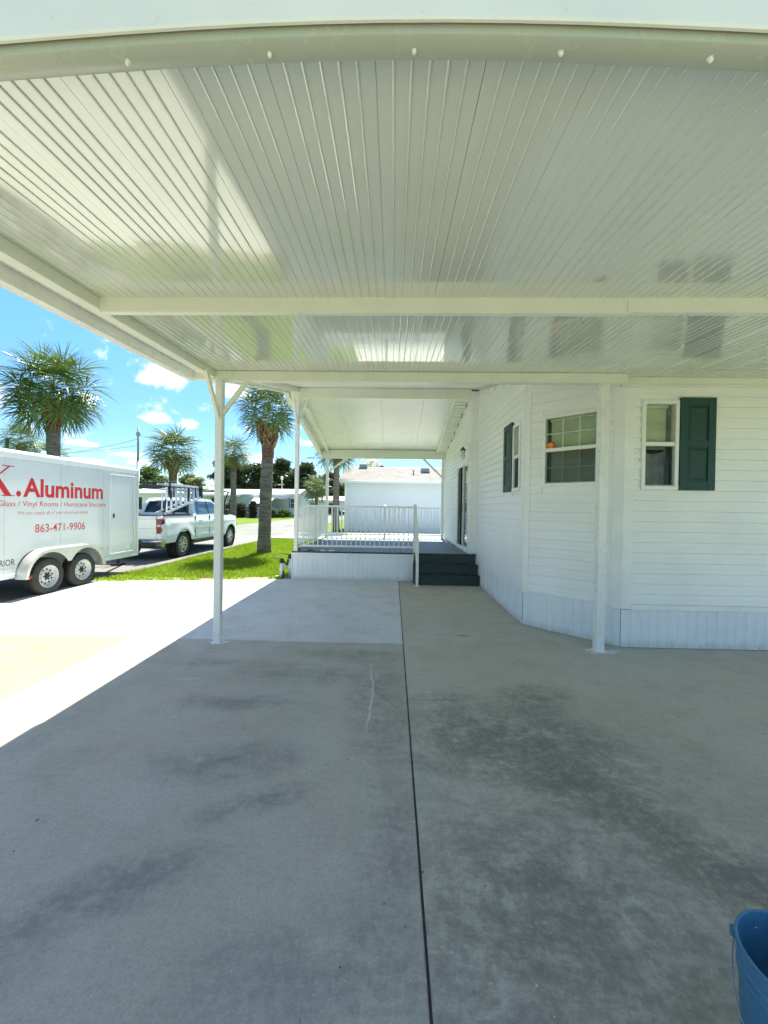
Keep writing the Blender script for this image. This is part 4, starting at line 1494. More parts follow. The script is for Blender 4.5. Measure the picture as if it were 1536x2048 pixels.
for k in range(60):
    a = 2 * math.pi * k / 60
    ca, sa = math.cos(a), math.sin(a)
    r_, w_ = .3365, .06
    da = .035
    tyre.add([(-w_, r_ * math.cos(a - da), r_ * math.sin(a - da)), (w_, r_ * math.cos(a - da), r_ * math.sin(a - da)), (w_, r_ * math.cos(a + da), r_ * math.sin(a + da)), (-w_, r_ * math.cos(a + da), r_ * math.sin(a + da)),
              (-w_, (r_ + .005) * math.cos(a - da), (r_ + .005) * math.sin(a - da)), (w_, (r_ + .005) * math.cos(a - da), (r_ + .005) * math.sin(a - da)), (w_, (r_ + .005) * math.cos(a + da), (r_ + .005) * math.sin(a + da)), (-w_, (r_ + .005) * math.cos(a + da), (r_ + .005) * math.sin(a + da))],
             [(4, 5, 6, 7), (0, 1, 5, 4), (1, 2, 6, 5), (2, 3, 7, 6), (3, 0, 4, 7)])
tyre_me = tyre.mesh("tyre", "tyre_rubber", True)
tyre_me.set_sharp_from_angle(angle=math.radians(35))
rim = MB()
rim.lathe([(.196, .095), (.205, .103), (.198, .108), (.186, .098), (.176, .07), (.168, .055), (.14, .040), (.115, .038), (.10, .05), (.075, .058), (.058, .058), (.055, .07)], n=40, axis='x')
rim.lathe([(.19, -.09), (.19, .09)], n=40, axis='x')
rim_me = rim.mesh("rim", "rim_white", True)
rim_me.set_sharp_from_angle(angle=math.radians(40))
holes = MB()
for k in range(10):
    a = 2 * math.pi * (k + .3) / 10
    c = (.0438, .128 * math.cos(a), .128 * math.sin(a))
    holes.lathe([(.0, .002), (.017, .002), (.018, -.002)], c, 12, 'x')
holes_me = holes.mesh("rim_holes", "dark_void")
hub = MB()
hub.lathe([(.0, .085), (.03, .085), (.04, .078), (.042, .05), (.042, -.02)], n=20, axis='x')
for k in range(6):
    a = 2 * math.pi * k / 6
    hub.lathe([(0, .078), (.010, .078), (.011, .05)], (0, .066 * math.cos(a), .066 * math.sin(a)), 6, 'x')
hub_me = hub.mesh("hub", "black_steel")


def trailer_wheel(x, y, flip=False):
    w_ = link("wheel", rim_me, tr_, (x, y, .318))
    link("tyre", tyre_me, w_, (x, y, .318))
    stuff(link("rim_holes", holes_me, w_, (x, y, .318)))
    link("hub", hub_me, w_, (x, y, .318))
    if flip:
        w_.rotation_euler.z = math.pi


for y in (y1_, y2_):
    trailer_wheel(-6.385, y)
    trailer_wheel(-8.60, y, True)
MB().box(-8.4, -6.7, 6.88, 6.94, .28, .36).build("axle", "black_steel", tr_)
MB().box(-8.4, -6.7, 7.66, 7.72, .28, .36).build("axle", "black_steel", tr_)
MB().bar((-6.9, TY1 - .3, .38), (-7.50, 10.85, .42), .06, .10).build("tongue", "black_steel", tr_)
MB().bar((-8.1, TY1 - .3, .38), (-7.50, 10.85, .42), .06, .10).build("tongue", "black_steel", tr_)
MB().box(-7.56, -7.44, 10.75, 11.05, .40, .52).build("coupler", "black_steel", tr_, bevel=.02)
MB().tube([(-7.5, 10.35, .03), (-7.5, 10.35, .9)], .035, 10).build("jack", "black_steel", tr_)
MB().box(-7.62, -7.38, 10.23, 10.47, -.02, .03).build("jack", "black_steel", tr_)
MB().box(-7.2, -6.9, 4.7, 5.2, .2, .38).build("step_frame", "black_steel", tr_)


def lettering(body, mat, y0, y1, z0, z1, bold=0.0, name="lettering"):
    return text_mesh(body, name, mat, tr_, TX + .0012, y0, y1, z0, z1, bold)


# lettering: heights fitted to the side of the trailer
lettering("Aluminum", "red_vinyl", 6.535, 8.372, 1.755, 2.095, .028)
lettering("Screen / Glass / Vinyl Rooms / Hurricane Shutters", "faded_red_vinyl", 5.60, 8.455, 1.565, 1.688, .004)
lettering("We can supply all of your aluminum needs", "pale_red_vinyl", 6.43, 7.955, 1.432, 1.512, .004)
lettering("863-471-9906", "faded_red_vinyl", 6.76, 7.885, 1.120, 1.274, .007)
lettering("RIOR", "navy_vinyl", 6.135, 6.395, .595, .705, .012)
lettering("DINGS INC", "grey_vinyl", 6.135, 6.375, .535, .575)
lettering("1458-02", "pale_red_vinyl", 8.19, 8.395, .648, .690, .004)
lettering("-18", "pale_red_vinyl", 8.47, 8.57, .655, .690, .004)
# serif capital K with a full stop
ky0, ky1, kz0, kz1 = 5.80, 6.385, 1.765, 2.275
U = lambda f: ky0 + (ky1 - ky0) * f
Wz = lambda f: kz0 + (kz1 - kz0) * f
m = MB()
X0 = TX + .0012


def flat(pts):
    m.add([(X0, U(a), Wz(b)) for a, b in pts], [tuple(range(len(pts)))])


flat([(.10, 0.03), (.26, 0.03), (.26, .97), (.10, .97)])
flat([(.0, 0), (.36, 0), (.36, .03), (.0, .03)])
flat([(.0, .97), (.36, .97), (.36, 1), (.0, 1)])
flat([(.262, .40), (.262, .335), (.86, .97), (.80, .97)])
flat([(.64, .97), (.99, .97), (.99, 1), (.64, 1)])
flat([(.40, .545), (.52, .672), (.905, .03), (.71, .03)])
flat([(.62, 0), (1.0, 0), (1.0, .03), (.62, .03)])
m.build("lettering", "red_vinyl", tr_)
m = MB()
m.add([(X0, 6.455 + .045 * math.cos(2 * math.pi * k / 20), 1.812 + .05 * math.sin(2 * math.pi * k / 20)) for k in range(20)], [tuple(range(20))])
m.build("lettering", "red_vinyl", tr_)

# ================================================================== pickup truck
tk = thing("pickup_truck", "white pickup truck with a black ladder rack hitched to the trailer", "pickup truck", (-7.75, 13.9, -.02))
KX0, KX1 = -8.76, -6.76
KC = (KX0 + KX1) / 2
RW, FW = 12.32, 15.90
WZ = .395


def arch(cy, r, z0, n=12):
    a0 = math.asin(max(-1, (z0 - WZ) / r))
    return [(cy + r * math.cos(math.pi - a0 - (math.pi - 2 * a0) * k / n), WZ + r * math.sin(a0 + (math.pi - 2 * a0) * k / n)) for k in range(n + 1)]


low = [(11.22, .52)] + arch(RW, .485, .46) + arch(FW, .50, .42) + [(16.72, .45)]
top_bed = [(12.95, 1.315), (11.17, 1.325), (11.14, 1.28), (11.17, .60)]
hood = [(16.80, .62), (16.82, 1.02), (16.76, 1.16), (16.55, 1.235), (15.75, 1.315), (15.32, 1.345)]
side = low + hood + [(15.0, 1.335), (14.0, 1.325)] + top_bed
# rounded body: a narrower core with shaped side skins


def skin(poly, x0, x1, name, mat, parent, bevel=.03, seg=3):
    return MB().prism(poly, x0, x1, 'x').build(name, mat, parent, bevel=bevel, seg=seg, auto=True)


# right and left sides, bulging a little below the belt line
def side_skin(xo, sgn, name):
    m = MB()
    n_ = len(side)

    def bulge(y, z):
        b = .0
        if z > 1.05: b = -.045 * ((z - 1.05) / .29)
        if z < .7: b = -.03 * ((.7 - z) / .3)
        if y > 16.2: b -= .14 * ((y - 16.2) / .6) ** 2
        if y < 11.35: b -= .04 * ((11.35 - y) / .2)
        # fender flares
        for c in (RW, FW):
            q = math.hypot(y - c, z - WZ)
            if q < .75: b += .022 * max(0, 1 - abs(q - .53) / .22)
        return b
    return m, bulge


def grid_skin(xo, sgn):
    """Side of the body as a fine sheet following the outline, with a crease and flares."""
    m, bulge = side_skin(xo, sgn, '')
    ny, nz = 120, 16
    ys_ = np.linspace(11.15, 16.80, ny)
    vs, fs = [], []

    def lo(y):
        z = .50
        for c, r in ((RW, .485), (FW, .50)):
            if abs(y - c) < r:
                z = max(z, WZ + math.sqrt(r * r - (y - c) ** 2))
        return z

    def hi(y):
        pts = [(11.15, 1.30), (11.2, 1.325), (12.95, 1.315), (14, 1.325), (15.0, 1.335), (15.32, 1.345), (15.75, 1.315), (16.55, 1.215), (16.74, 1.12), (16.80, 1.02)]
        return float(np.interp(y, [p_[0] for p_ in pts], [p_[1] for p_ in pts]))
    for y in ys_:
        a, b = lo(y), hi(y)
        for j in range(nz + 1):
            z = a + (b - a) * j / nz
            x = xo + sgn * bulge(y, z)
            crease = .010 * math.exp(-((z - 1.10 - .02 * math.sin((y - 11) * .9)) / .05) ** 2) if 11.6 < y < 16.4 else 0
            x += sgn * crease
            x -= sgn * .018 * math.exp(-((z - .78) / .08) ** 2) * (1 if RW + .6 < y < FW - .6 else 0)
            vs.append((x, y, z))
    for i in range(ny - 1):
        for j in range(nz):
            k = i * (nz + 1) + j
            fs.append((k, k + 1, k + nz + 2, k + nz + 1))
    m.add(vs, fs)
    return m


core_lo = [(11.25, .60), (11.75, .60), (11.75, .95), (12.88, .95), (12.88, .60), (15.35, .60), (15.35, .95), (16.45, .95), (16.45, .6), (16.70, .6), (16.72, 1.0), (16.5, 1.18), (15.75, 1.27), (15.3, 1.30), (12.93, 1.29), (12.93, .80), (11.25, .80)]
MB().prism(core_lo, KX0 + .12, KX1 - .12, 'x').build("body", "truck_white", tk)
for xo, sg in ((KX1, 1), (KX0, -1)):
    grid_skin(xo, sg).build("body_side", "truck_white", tk, smooth=True)
# hood top, closing to the sides
m = MB()
hd = [(15.30, 1.345), (15.75, 1.325), (16.2, 1.29), (16.55, 1.225), (16.74, 1.12), (16.80, 1.02), (16.80, .62)]
vs, fs = [], []
for y, z in hd:
    for k in range(9):
        u_ = -1 + 2 * k / 8
        ed = 1 - max(0, (y - 16.2) / .6) ** 2 * .14
        vs.append((KC + u_ * .955 * ed, y - .10 * u_ ** 2 * (1 if y > 16.5 else .2), z - .03 * abs(u_) ** 4 + .035 * (1 - abs(u_) ** 2) * (1 if z > 1.1 else 0)))
for i in range(len(hd) - 1):
    for k in range(8):
        q = i * 9 + k
        fs.append((q, q + 1, q + 10, q + 9))
m.add(vs, fs).build("hood", "truck_white", tk, smooth=True)
# bed: inner walls, rails, tailgate
for a, b in ((KX1 - .16, KX1 - .03), (KX0 + .03, KX0 + .16)):
    MB().box(a, b, 11.25, 12.94, 1.305, 1.332).build("bed_rail", "black_plastic", tk, bevel=.008)
    MB().box(a, b, 11.22, 12.94, .80, 1.30).build("bed_wall", "truck_white", tk)
MB().box(KX0 + .16, KX1 - .16, 12.90, 12.95, .8, 1.33).build("bed_wall", "truck_white", tk)
MB().box(KX0 + .17, KX1 - .17, 11.25, 12.9, 1.20, 1.235).build("bed_cover", "black_plastic", tk)
tg = MB()
tg.prism([(11.15, .63), (11.235, .63), (11.235, 1.32), (11.13, 1.32), (11.115, 1.29), (11.14, 1.20), (11.145, .95), (11.16, .93), (11.16, .78)], KX0 + .19, KX1 - .19, 'x')
tgo = tg.build("tailgate", "truck_white", tk, bevel=.01, seg=2)
MB().box(KX0 + .2, KX1 - .2, 11.115, 11.235, 1.322, 1.345).build("tailgate_cap", "black_plastic", tgo, bevel=.006)
MB().box(KC - .13, KC + .13, 11.125, 11.135, 1.12, 1.20).build("tailgate_handle", "black_plastic", tgo, bevel=.004)
for sg, xa in ((1, KX1), (-1, KX0)):
    MB().box(min(xa - sg * .19, xa - sg * .035), max(xa - sg * .19, xa - sg * .035), 11.165, 11.24, .62, 1.31).build("rear_corner", "truck_white", tk, bevel=.02, seg=2)
    p = [(0, .80), (.12, .80), (.15, .86), (.15, .96), (.125, 1.02), (.15, 1.08), (.165, 1.16), (.155, 1.235), (0, 1.24)]
    m = MB()
    n_ = len(p)
    A = [(xa - sg * (.185 - a), 11.150, z) for a, z in p]
    B = [(xa - sg * (.185 - a) + (sg * .012 if a > .1 else 0), 11.30 if a > .1 else 11.2, z) for a, z in p]
    m.add(A + B, [tuple(range(n_)), tuple(range(n_, 2 * n_))] + [(i, (i + 1) % n_, n_ + (i + 1) % n_, n_ + i) for i in range(n_)])
    tl = m.build("tail_light", "tail_red", tk, bevel=.012, seg=2)
    MB().box(min(xa - sg * .165, xa - sg * .06), max(xa - sg * .165, xa - sg * .06), 11.139, 11.149, 1.0, 1.065).build("reversing_light", "tail_clear", tl, bevel=.003)
# rear bumper
m = MB()
prof = [(11.10, .38), (11.03, .44), (11.02, .56), (11.06, .60), (11.24, .60), (11.24, .40)]
vs, fs = [], []
XS = np.linspace(-1, 1, 17)
for u_ in XS:
    for y, z in prof:
        vs.append((KC + u_ * .99, y + .16 * max(0, abs(u_) - .72) ** 1.4 * 2.2, z + .03 * max(0, abs(u_) - .8)))
L = len(prof)
for i in range(16):
    for k in range(L):
        fs.append((i * L + k, i * L + (k + 1) % L, (i + 1) * L + (k + 1) % L, (i + 1) * L + k))
fs += [tuple(range(L)), tuple(range(16 * L, 17 * L))]
bp = m.add(vs, fs).build("bumper", "chrome", tk, auto=True)
MB().box(KC - .45, KC + .45, 11.0, 11.04, .585, .61).build("bumper_step", "black_plastic", bp, bevel=.005)
for sg in (1, -1):
    MB().box(KC + sg * .52, KC + sg * .85, 11.005, 11.09, .42, .545).build("bumper_step", "black_plastic", bp, bevel=.01)
MB().box(KC - .05, KC + .05, 10.98, 11.3, .38, .46).build("hitch", "black_steel", tk)
MB().box(KX0 + .15, KX1 - .15, 11.3, 16.6, .34, .60).build("chassis", "black_steel", tk)
# cab
CB = [(12.96, 1.30), (13.00, 1.62), (13.10, 1.83), (13.28, 1.90), (14.0, 1.925), (14.55, 1.90), (14.80, 1.83), (15.42, 1.335)]


def cab_x(z):
    return .955 - .20 * max(0, (z - 1.32) / .6) ** 1.15


m = MB()
vs, fs = [], []
for y, z in CB:
    for k in range(11):
        u_ = -1 + 2 * k / 10
        hw = cab_x(z)
        vs.append((KC + hw * u_, y + (.06 * u_ * u_ if z > 1.5 and y < 13.2 else (-.10 * u_ * u_ if y > 14.6 else 0)), z - .03 * u_ ** 4 * (1 if z > 1.8 else 0)))
for i in range(len(CB) - 1):
    for k in range(10):
        q = i * 11 + k
        fs.append((q, q + 1, q + 12, q + 11))
# sides of the cab
n_ = len(CB)
for sg, kk in ((1, 10), (-1, 0)):
    fs.append(tuple(i * 11 + kk for i in range(n_)))
m.add(vs, fs)
cab = m.build("cab", "truck_white", tk, auto=True)


def side_glass(pts, name, mat="car_glass", out=.006):
    for sg in (1, -1):
        MB().add([(KC + sg * (cab_x(z) + out), y, z) for y, z in pts], [tuple(range(len(pts)))]).build(name, mat, cab)


side_glass([(13.22, 1.36), (14.02, 1.36), (14.02, 1.80), (13.46, 1.80), (13.30, 1.72), (13.22, 1.56)], "side_window")
side_glass([(14.14, 1.36), (15.05, 1.38), (14.98, 1.46), (14.70, 1.72), (14.55, 1.80), (14.14, 1.80)], "side_window")
side_glass([(14.03, 1.36), (14.13, 1.36), (14.13, 1.80), (14.03, 1.80)], "door_pillar", "black_plastic")
# rear window, windscreen
yr = lambda z: float(np.interp(z, [1.30, 1.62, 1.83], [12.96, 13.00, 13.10]))
m = MB()
P = []
for z in (1.40, 1.62, 1.78):
    for u_ in (-.80, -.4, 0, .4, .80):
        P.append((KC + u_ * cab_x(z), yr(z) + .06 * u_ * u_ * (1 if z > 1.5 else .3) - .012, z))
m.add(P, [(i * 5 + k, i * 5 + k + 1, i * 5 + k + 6, i * 5 + k + 5) for i in range(2) for k in range(4)])
m.build("rear_window", "dark_glass", cab)
yw = lambda z: 15.42 - (z - 1.335) / (1.83 - 1.335) * .62
m = MB()
P = []
for z in (1.38, 1.6, 1.80):
    for u_ in (-.86, -.43, 0, .43, .86):
        P.append((KC + u_ * cab_x(z), yw(z) - .10 * u_ * u_ + .014, z + .006))
m.add(P, [(i * 5 + k, i * 5 + k + 1, i * 5 + k + 6, i * 5 + k + 5) for i in range(2) for k in range(4)])
m.build("windscreen", "car_glass", cab)
for sg in (1, -1):
    xs = KC + sg * 1.0
    for yy in (13.06, 14.08, 15.15):
        MB().box(xs - sg * .03, xs + sg * .0005, yy - .004, yy + .004, .58, 1.30).build("door_gap", "black_plastic", tk)
    for yy in (13.32, 14.36):
        MB().box(xs - .012 if sg > 0 else xs - .03, xs + .03 if sg > 0 else xs + .012, yy, yy + .19, 1.12, 1.155).build("door_handle", "truck_white", tk, bevel=.01)
    MB().box(xs - sg * .10, xs + sg * .015, 12.92, 15.28, .435, .50).build("rocker", "black_plastic", tk, bevel=.01)
    # wing mirror
    m = MB().box(min(xs + sg * .06, xs + sg * .27), max(xs + sg * .06, xs + sg * .27), 14.98, 15.13, 1.29, 1.52)
    mo = m.build("wing_mirror", "black_plastic", tk, bevel=.03, seg=2)
    MB().bar((xs - sg * .06, 15.02, 1.36), (xs + sg * .10, 15.03, 1.38), .07, .06).build("mirror_arm", "black_plastic", mo)
    MB().box(min(xs + sg * .085, xs + sg * .25), max(xs + sg * .085, xs + sg * .25), 15.13, 15.15, 1.42, 1.52).build("mirror_cap", "truck_white", mo, bevel=.01)
    MB().tube([(xs - sg * .02 + sg * .0, RW + .50 * math.cos(a), WZ + .50 * math.sin(a)) for a in [math.radians(12 + 156 * k / 16) for k in range(17)]], .016, 6).build("wheel_arch_trim", "black_plastic", tk)
    MB().tube([(xs - sg * .025, FW + .515 * math.cos(a), WZ + .515 * math.sin(a)) for a in [math.radians(8 + 160 * k / 16) for k in range(17)]], .016, 6).build("wheel_arch_trim", "black_plastic", tk)
ty = MB()
ty.lathe([(.25, -.10), (.265, -.118), (.31, -.125), (.36, -.122), (.392, -.105), (.405, -.07), (.407, 0), (.405, .07), (.392, .105), (.36, .122), (.31, .125), (.265, .118), (.25, .10)], n=48, axis='x', closed=True)
for k in range(48):
    a = 2 * math.pi * k / 48
    for lo_, hi_, sh_ in ((-.11, -.045, 0), (-.03, .03, .06), (.045, .11, 0)):
        aa, da, r0, r1 = a + sh_, .045, .40, .414
        ty.add([(xx, r * math.cos(b), r * math.sin(b)) for r in (r0, r1) for xx, b in ((lo_, aa - da), (hi_, aa - da), (hi_, aa + da), (lo_, aa + da))],
               [(4, 5, 6, 7), (0, 1, 5, 4), (1, 2, 6, 5), (2, 3, 7, 6), (3, 0, 4, 7)])
tty = ty.mesh("tyre", "tyre_rubber", True)
tty.set_sharp_from_angle(angle=math.radians(35))
al = MB()
al.lathe([(.252, .10), (.262, .112), (.25, .118), (.236, .10), (.225, .03), (.225, -.09)], n=40, axis='x')
for k in range(6):
    a = 2 * math.pi * k / 6 + .2
    for s_ in (-1, 1):
        b0, b1 = a + s_ * .10, a + s_ * .30
        w_ = .028
        p0 = Vector((.085, .05 * math.cos(b0), .05 * math.sin(b0)))
        p1 = Vector((.10, .238 * math.cos(b1 - s_ * .06), .238 * math.sin(b1 - s_ * .06)))
        al.bar(p0, p1, .032, .04)
al.lathe([(0, .105), (.045, .10), (.065, .085), (.065, .05)], n=20, axis='x')
alm = al.mesh("alloy_rim", "rim_alloy")
bk = MB().lathe([(0, .0), (.232, .0)], n=32, axis='x').mesh("brake_disc", "dark_void")
for sg, xw in ((1, KX1 - .14), (-1, KX0 + .14)):
    for yy in (RW, FW):
        w_ = link("wheel", alm, tk, (xw, yy, WZ))
        link("tyre", tty, w_, (xw, yy, WZ))
        link("brake_disc", bk, w_, (xw + .02, yy, WZ))
        if sg < 0: w_.rotation_euler.z = math.pi
        MB().lathe([(.50, -.02), (.50, -.30)], (xw + .14 if sg > 0 else xw - .14 + .32, yy, WZ + .02), 24, 'x').build("wheel_well", "dark_void", tk)
# black ladder rack
rk = MB()
for xs in (KX1 - .12, KX0 + .12):
    rk.tube([(xs, 11.42, 1.33), (xs + (.0), 11.50, 1.75), (xs, 11.62, 2.12), (xs, 11.70, 2.20)], .035, 8)
    rk.tube([(xs, 11.95, 1.33), (xs, 11.80, 1.75), (xs, 11.70, 2.18)], .035, 8)
    rk.tube([(xs, 11.40, 2.22), (xs, 13.0, 2.23), (xs, 15.9, 2.23), (xs, 16.05, 2.20)], .026, 8)
    rk.tube([(xs, 11.40, 1.345), (xs, 12.9, 1.345)], .03, 8)
    rk.tube([(xs, 15.9, 2.22), (xs, 15.55, 1.75), (xs - .02, 15.5, 1.36)], .026, 8)
    rk.tube([(xs, 12.75, 1.34), (xs, 12.80, 2.22)], .028, 8)
for yy in (11.70, 12.80, 14.4, 15.9):
    rk.tube([(KX0 + .1, yy, 2.23), (KX1 - .1, yy, 2.23)], .027, 8)
for yy in (11.70,):
    rk.tube([(KX0 + .1, yy, 2.34), (KX1 - .1, yy, 2.34)], .022, 8)
    for k in range(6):
        xx = KX0 + .1 + (KX1 - KX0 - .2) * k / 5
        rk.tube([(xx, yy, 2.23), (xx, yy, 2.34)], .018, 6)
rk.build("ladder_rack", "black_steel", tk)
MB().box(KX0 + .3, KC - .1, 11.55, 11.9, 1.5, 1.9).build("rack_panel", "black_plastic", tk, bevel=.02)
# step ladder on the rack
ld = thing("step_ladder", "aluminium step ladder lying on its side over the truck bed", "ladder", (-6.9, 12.3, 1.4))
A0, A1 = Vector((-6.90, 11.48, 2.285)), Vector((-6.90, 13.55, 2.285))
B0, B1 = Vector((-6.83, 11.35, 1.385)), Vector((-6.83, 13.50, 1.93))
MB().bar(A0, A1, .035, .075).build("rail", "ladder_alu", ld, bevel=.004)
MB().bar(B0, B1, .035, .075).build("rail", "ladder_alu", ld, bevel=.004)
for k in range(8):
    f = (k + .35) / 8
    a, b = A0.lerp(A1, f), B0.lerp(B1, f)
    MB().bar(a - Vector((0, 0, .02)), b + Vector((0, 0, .02)), .075, .02).build("step", "ladder_alu", ld, bevel=.003)
for k in range(4):
    f = (k + .6) / 4.4
    a, b = A0.lerp(A1, f) - Vector((.22, 0, 0)), B0.lerp(B1, f) - Vector((.26, 0, 0))
    MB().bar(a, b, .03, .02).build("rear_brace", "ladder_alu", ld)
MB().bar(A0 - Vector((.22, 0, 0)), A1 - Vector((.22, 0, 0)), .03, .05).build("rail", "ladder_alu", ld)
MB().bar(B0 - Vector((.26, 0, -.02)), B1 - Vector((.26, 0, -.02)), .03, .05).build("rail", "ladder_alu", ld)
MB().box(-7.15, -6.80, 13.50, 13.62, 1.90, 2.32).build("ladder_top", "black_plastic", ld, bevel=.01)

# ================================================================== blue bucket
BX, BY = 1.19, 1.10
bk_ = thing("bucket", "blue plastic bucket with a wire handle standing on the stained concrete", "bucket", (BX, BY, 0))
prof = [(0, .004), (.128, .004), (.132, .012), (.1445, .285), (.1445, .29), (.150, .292), (.150, .297), (.1455, .300), (.1455, .318), (.151, .320), (.151, .325), (.147, .328), (.1475, .352), (.153, .354), (.153, .360), (.1490, .363),
        (.1500, .374), (.1535, .377), (.1555, .381), (.1545, .3855), (.1510, .387), (.1475, .385), (.1455, .378), (.143, .35), (.1385, .25), (.128, .020), (0, .016)]
MB().lathe(prof, (BX, BY, 0), 72).build("bucket_shell", "bucket_blue", bk_, auto=True)
pts = []
for k in range(25):
    a = math.pi * k / 24
    # bail folded down against the near-left wall
    ca = math.cos(math.radians(215)), math.sin(math.radians(215))
    across = Vector((math.cos(math.radians(125)), math.sin(math.radians(125)), 0))
    fwd = Vector((ca[0], ca[1], 0))
    q = Vector((BX, BY, .338)) + across * (.158 * math.cos(a)) + fwd * (.158 * math.sin(a)) + Vector((0, 0, -.20 * math.sin(a) ** .9))
    pts.append(q)
MB().tube(pts, .0022, 6).build("wire_handle", "wire_steel", bk_, smooth=True)
for s_ in (0, -1):
    q = pts[s_]
    MB().lathe([(0, -.012), (.012, -.012), (.012, .012), (0, .012)], (q.x, q.y, q.z), 10).build("handle_ear", "bucket_blue", bk_)
for (a, z, s_) in ((70, .30, .008), (112, .26, .006), (150, .345, .005), (95, .34, .006), (130, .31, .004)):
    r_ = float(np.interp(z, [.02, .25, .35, .378], [.128, .1385, .143, .1455])) - .0008
    a = math.radians(a)
    q = Vector((BX + r_ * math.cos(a), BY + r_ * math.sin(a), z))
    t_ = Vector((-math.sin(a), math.cos(a), 0))
    MB().add([q - t_ * s_, q + Vector((0, 0, -s_ * .6)), q + t_ * s_ * .8, q + Vector((0, 0, s_ * .5)) + t_ * s_ * .3], [(0, 1, 2, 3)]).build("paint_fleck", "paint_splash", bk_)

# ================================================================== irrigation risers beside the deck
iv = thing("irrigation_valve", "white pipe risers with black valves beside the deck corner", "irrigation valve", (-2.48, 9.0, 0))
for x, h_ in ((-2.60, .33), (-2.43, .42)):
    y = 9.0 if x < -2.5 else 9.12
    MB().tube([(x, y, -.05), (x, y, h_)], .042, 12).build("riser", "pvc_white", iv, smooth=True)
    MB().lathe([(.058, -.03), (.058, .03)], (x, y, h_ * .55), 12).build("coupling", "pvc_white", iv)
    MB().lathe([(0, .11), (.03, .10), (.052, .08), (.06, .03), (.05, 0), (.0, 0)], (x, y, h_), 14).build("valve", "black_plastic", iv, smooth=True)
    MB().bar((x + .03, y, h_ + .09), (x - .26, y + .02, h_ + .115), .022, .014).build("valve_lever", "black_plastic", iv, bevel=.003)
MB().tube([(-2.60, 9.0, .20), (-2.52, 9.06, .24), (-2.43, 9.12, .22)], .03, 10).build("pipe", "pvc_white", iv, smooth=True)
MB().tube([(-2.55, 9.04, .36), (-2.50, 9.06, .26), (-2.47, 9.10, .40)], .026, 8).build("pipe", "black_plastic", iv, smooth=True)
MB().tube([(-2.55, 8.98, -.03), (-2.55, 8.98, .16)], .022, 8).build("drain_pipe", "black_plastic", iv)
MB().tube([(-2.60, 8.96, .02), (-2.74, 8.95, .015)], .022, 8).build("pipe", "pvc_white", iv)

# ================================================================== palms
def frond_quads(c, az, el, lp, fr, rng, nseg=26, droop=1.0):
    """One fan leaf: petiole of length lp from c, then a folded fan of radius fr. Returns (n,4,3)."""
    up = np.array([0, 0, 1.0])
    h = np.array([math.cos(az), math.sin(az), 0.0])
    side = np.cross(h, up)
    q = []
    # petiole, bending down towards its end
    p, e, n = np.array(c, float), el, 5
    pts = [p]
    for i in range(n):
        e -= droop * .16 * (1 - .4 * abs(math.sin(el)))
        p = p + (h * math.cos(e) + up * math.sin(e)) * (lp / n)
        pts.append(p)
    for i in range(n):
        w0, w1 = .022 - .010 * i / n, .022 - .010 * (i + 1) / n
        a, b = pts[i], pts[i + 1]
        q.append([a - side * w0, a + side * w0, b + side * w1, b - side * w1])
        q.append([a - up * w0 * .6, a + up * w0 * .6, b + up * w1 * .6, b - up * w1 * .6])
    # costa arcs down through the fan
    cost, ce = [p], e
    m = 6
    for i in range(m):
        ce -= .17 * droop
        p = p + (h * math.cos(ce) + up * math.sin(ce)) * (fr * .36 / m)
        cost.append(p)
    tang = [h * math.cos(e - .17 * droop * i) + up * math.sin(e - .17 * droop * i) for i in range(m + 1)]
    for k in range(nseg):
        s = -1 if k % 2 else 1
        f = (k // 2 + .5) / (nseg / 2)
        base = cost[min(m, int(f * m))]
        t = tang[min(m, int(f * m))]
        nrm = np.cross(side, t)
        th = math.radians(128 * (1 - f) ** .8 + 4) * s + rng.normal(0, .05)
        d = t * math.cos(th) + side * math.sin(th) - nrm * 0 + up * 0
        # V fold of the fan
        d = d + nrm * (.28 * abs(math.sin(th)))
        d /= np.linalg.norm(d)
        L = fr * (.72 + .28 * (1 - abs(f - .55))) * rng.uniform(.9, 1.08) * (.85 if f < .15 else 1)
        pw = np.cross(d, nrm)
        pw /= np.linalg.norm(pw) + 1e-9
        tw = rng.normal(0, .35)
        pw = pw * math.cos(tw) + nrm * math.sin(tw)
        x0, dd = base, d
        ws = [.008, .0135, .012, .007, .0015]
        fr_ = [0, .32, .6, .82, 1.0]
        prev = x0
        for j in range(1, 5):
            step = L * (fr_[j] - fr_[j - 1])
            dd = dd - up * (.10 * j * j * .26) * droop * rng.uniform(.7, 1.3) * (1.0 if j > 1 else .3)
            dd = dd / np.linalg.norm(dd)
            nx_ = prev + dd * step
            a, b = ws[j - 1] * fr / .75, ws[j] * fr / .75
            q.append([prev - pw * a, prev + pw * a, nx_ + pw * b, nx_ - pw * b])
            prev = nx_
    return np.array(q)


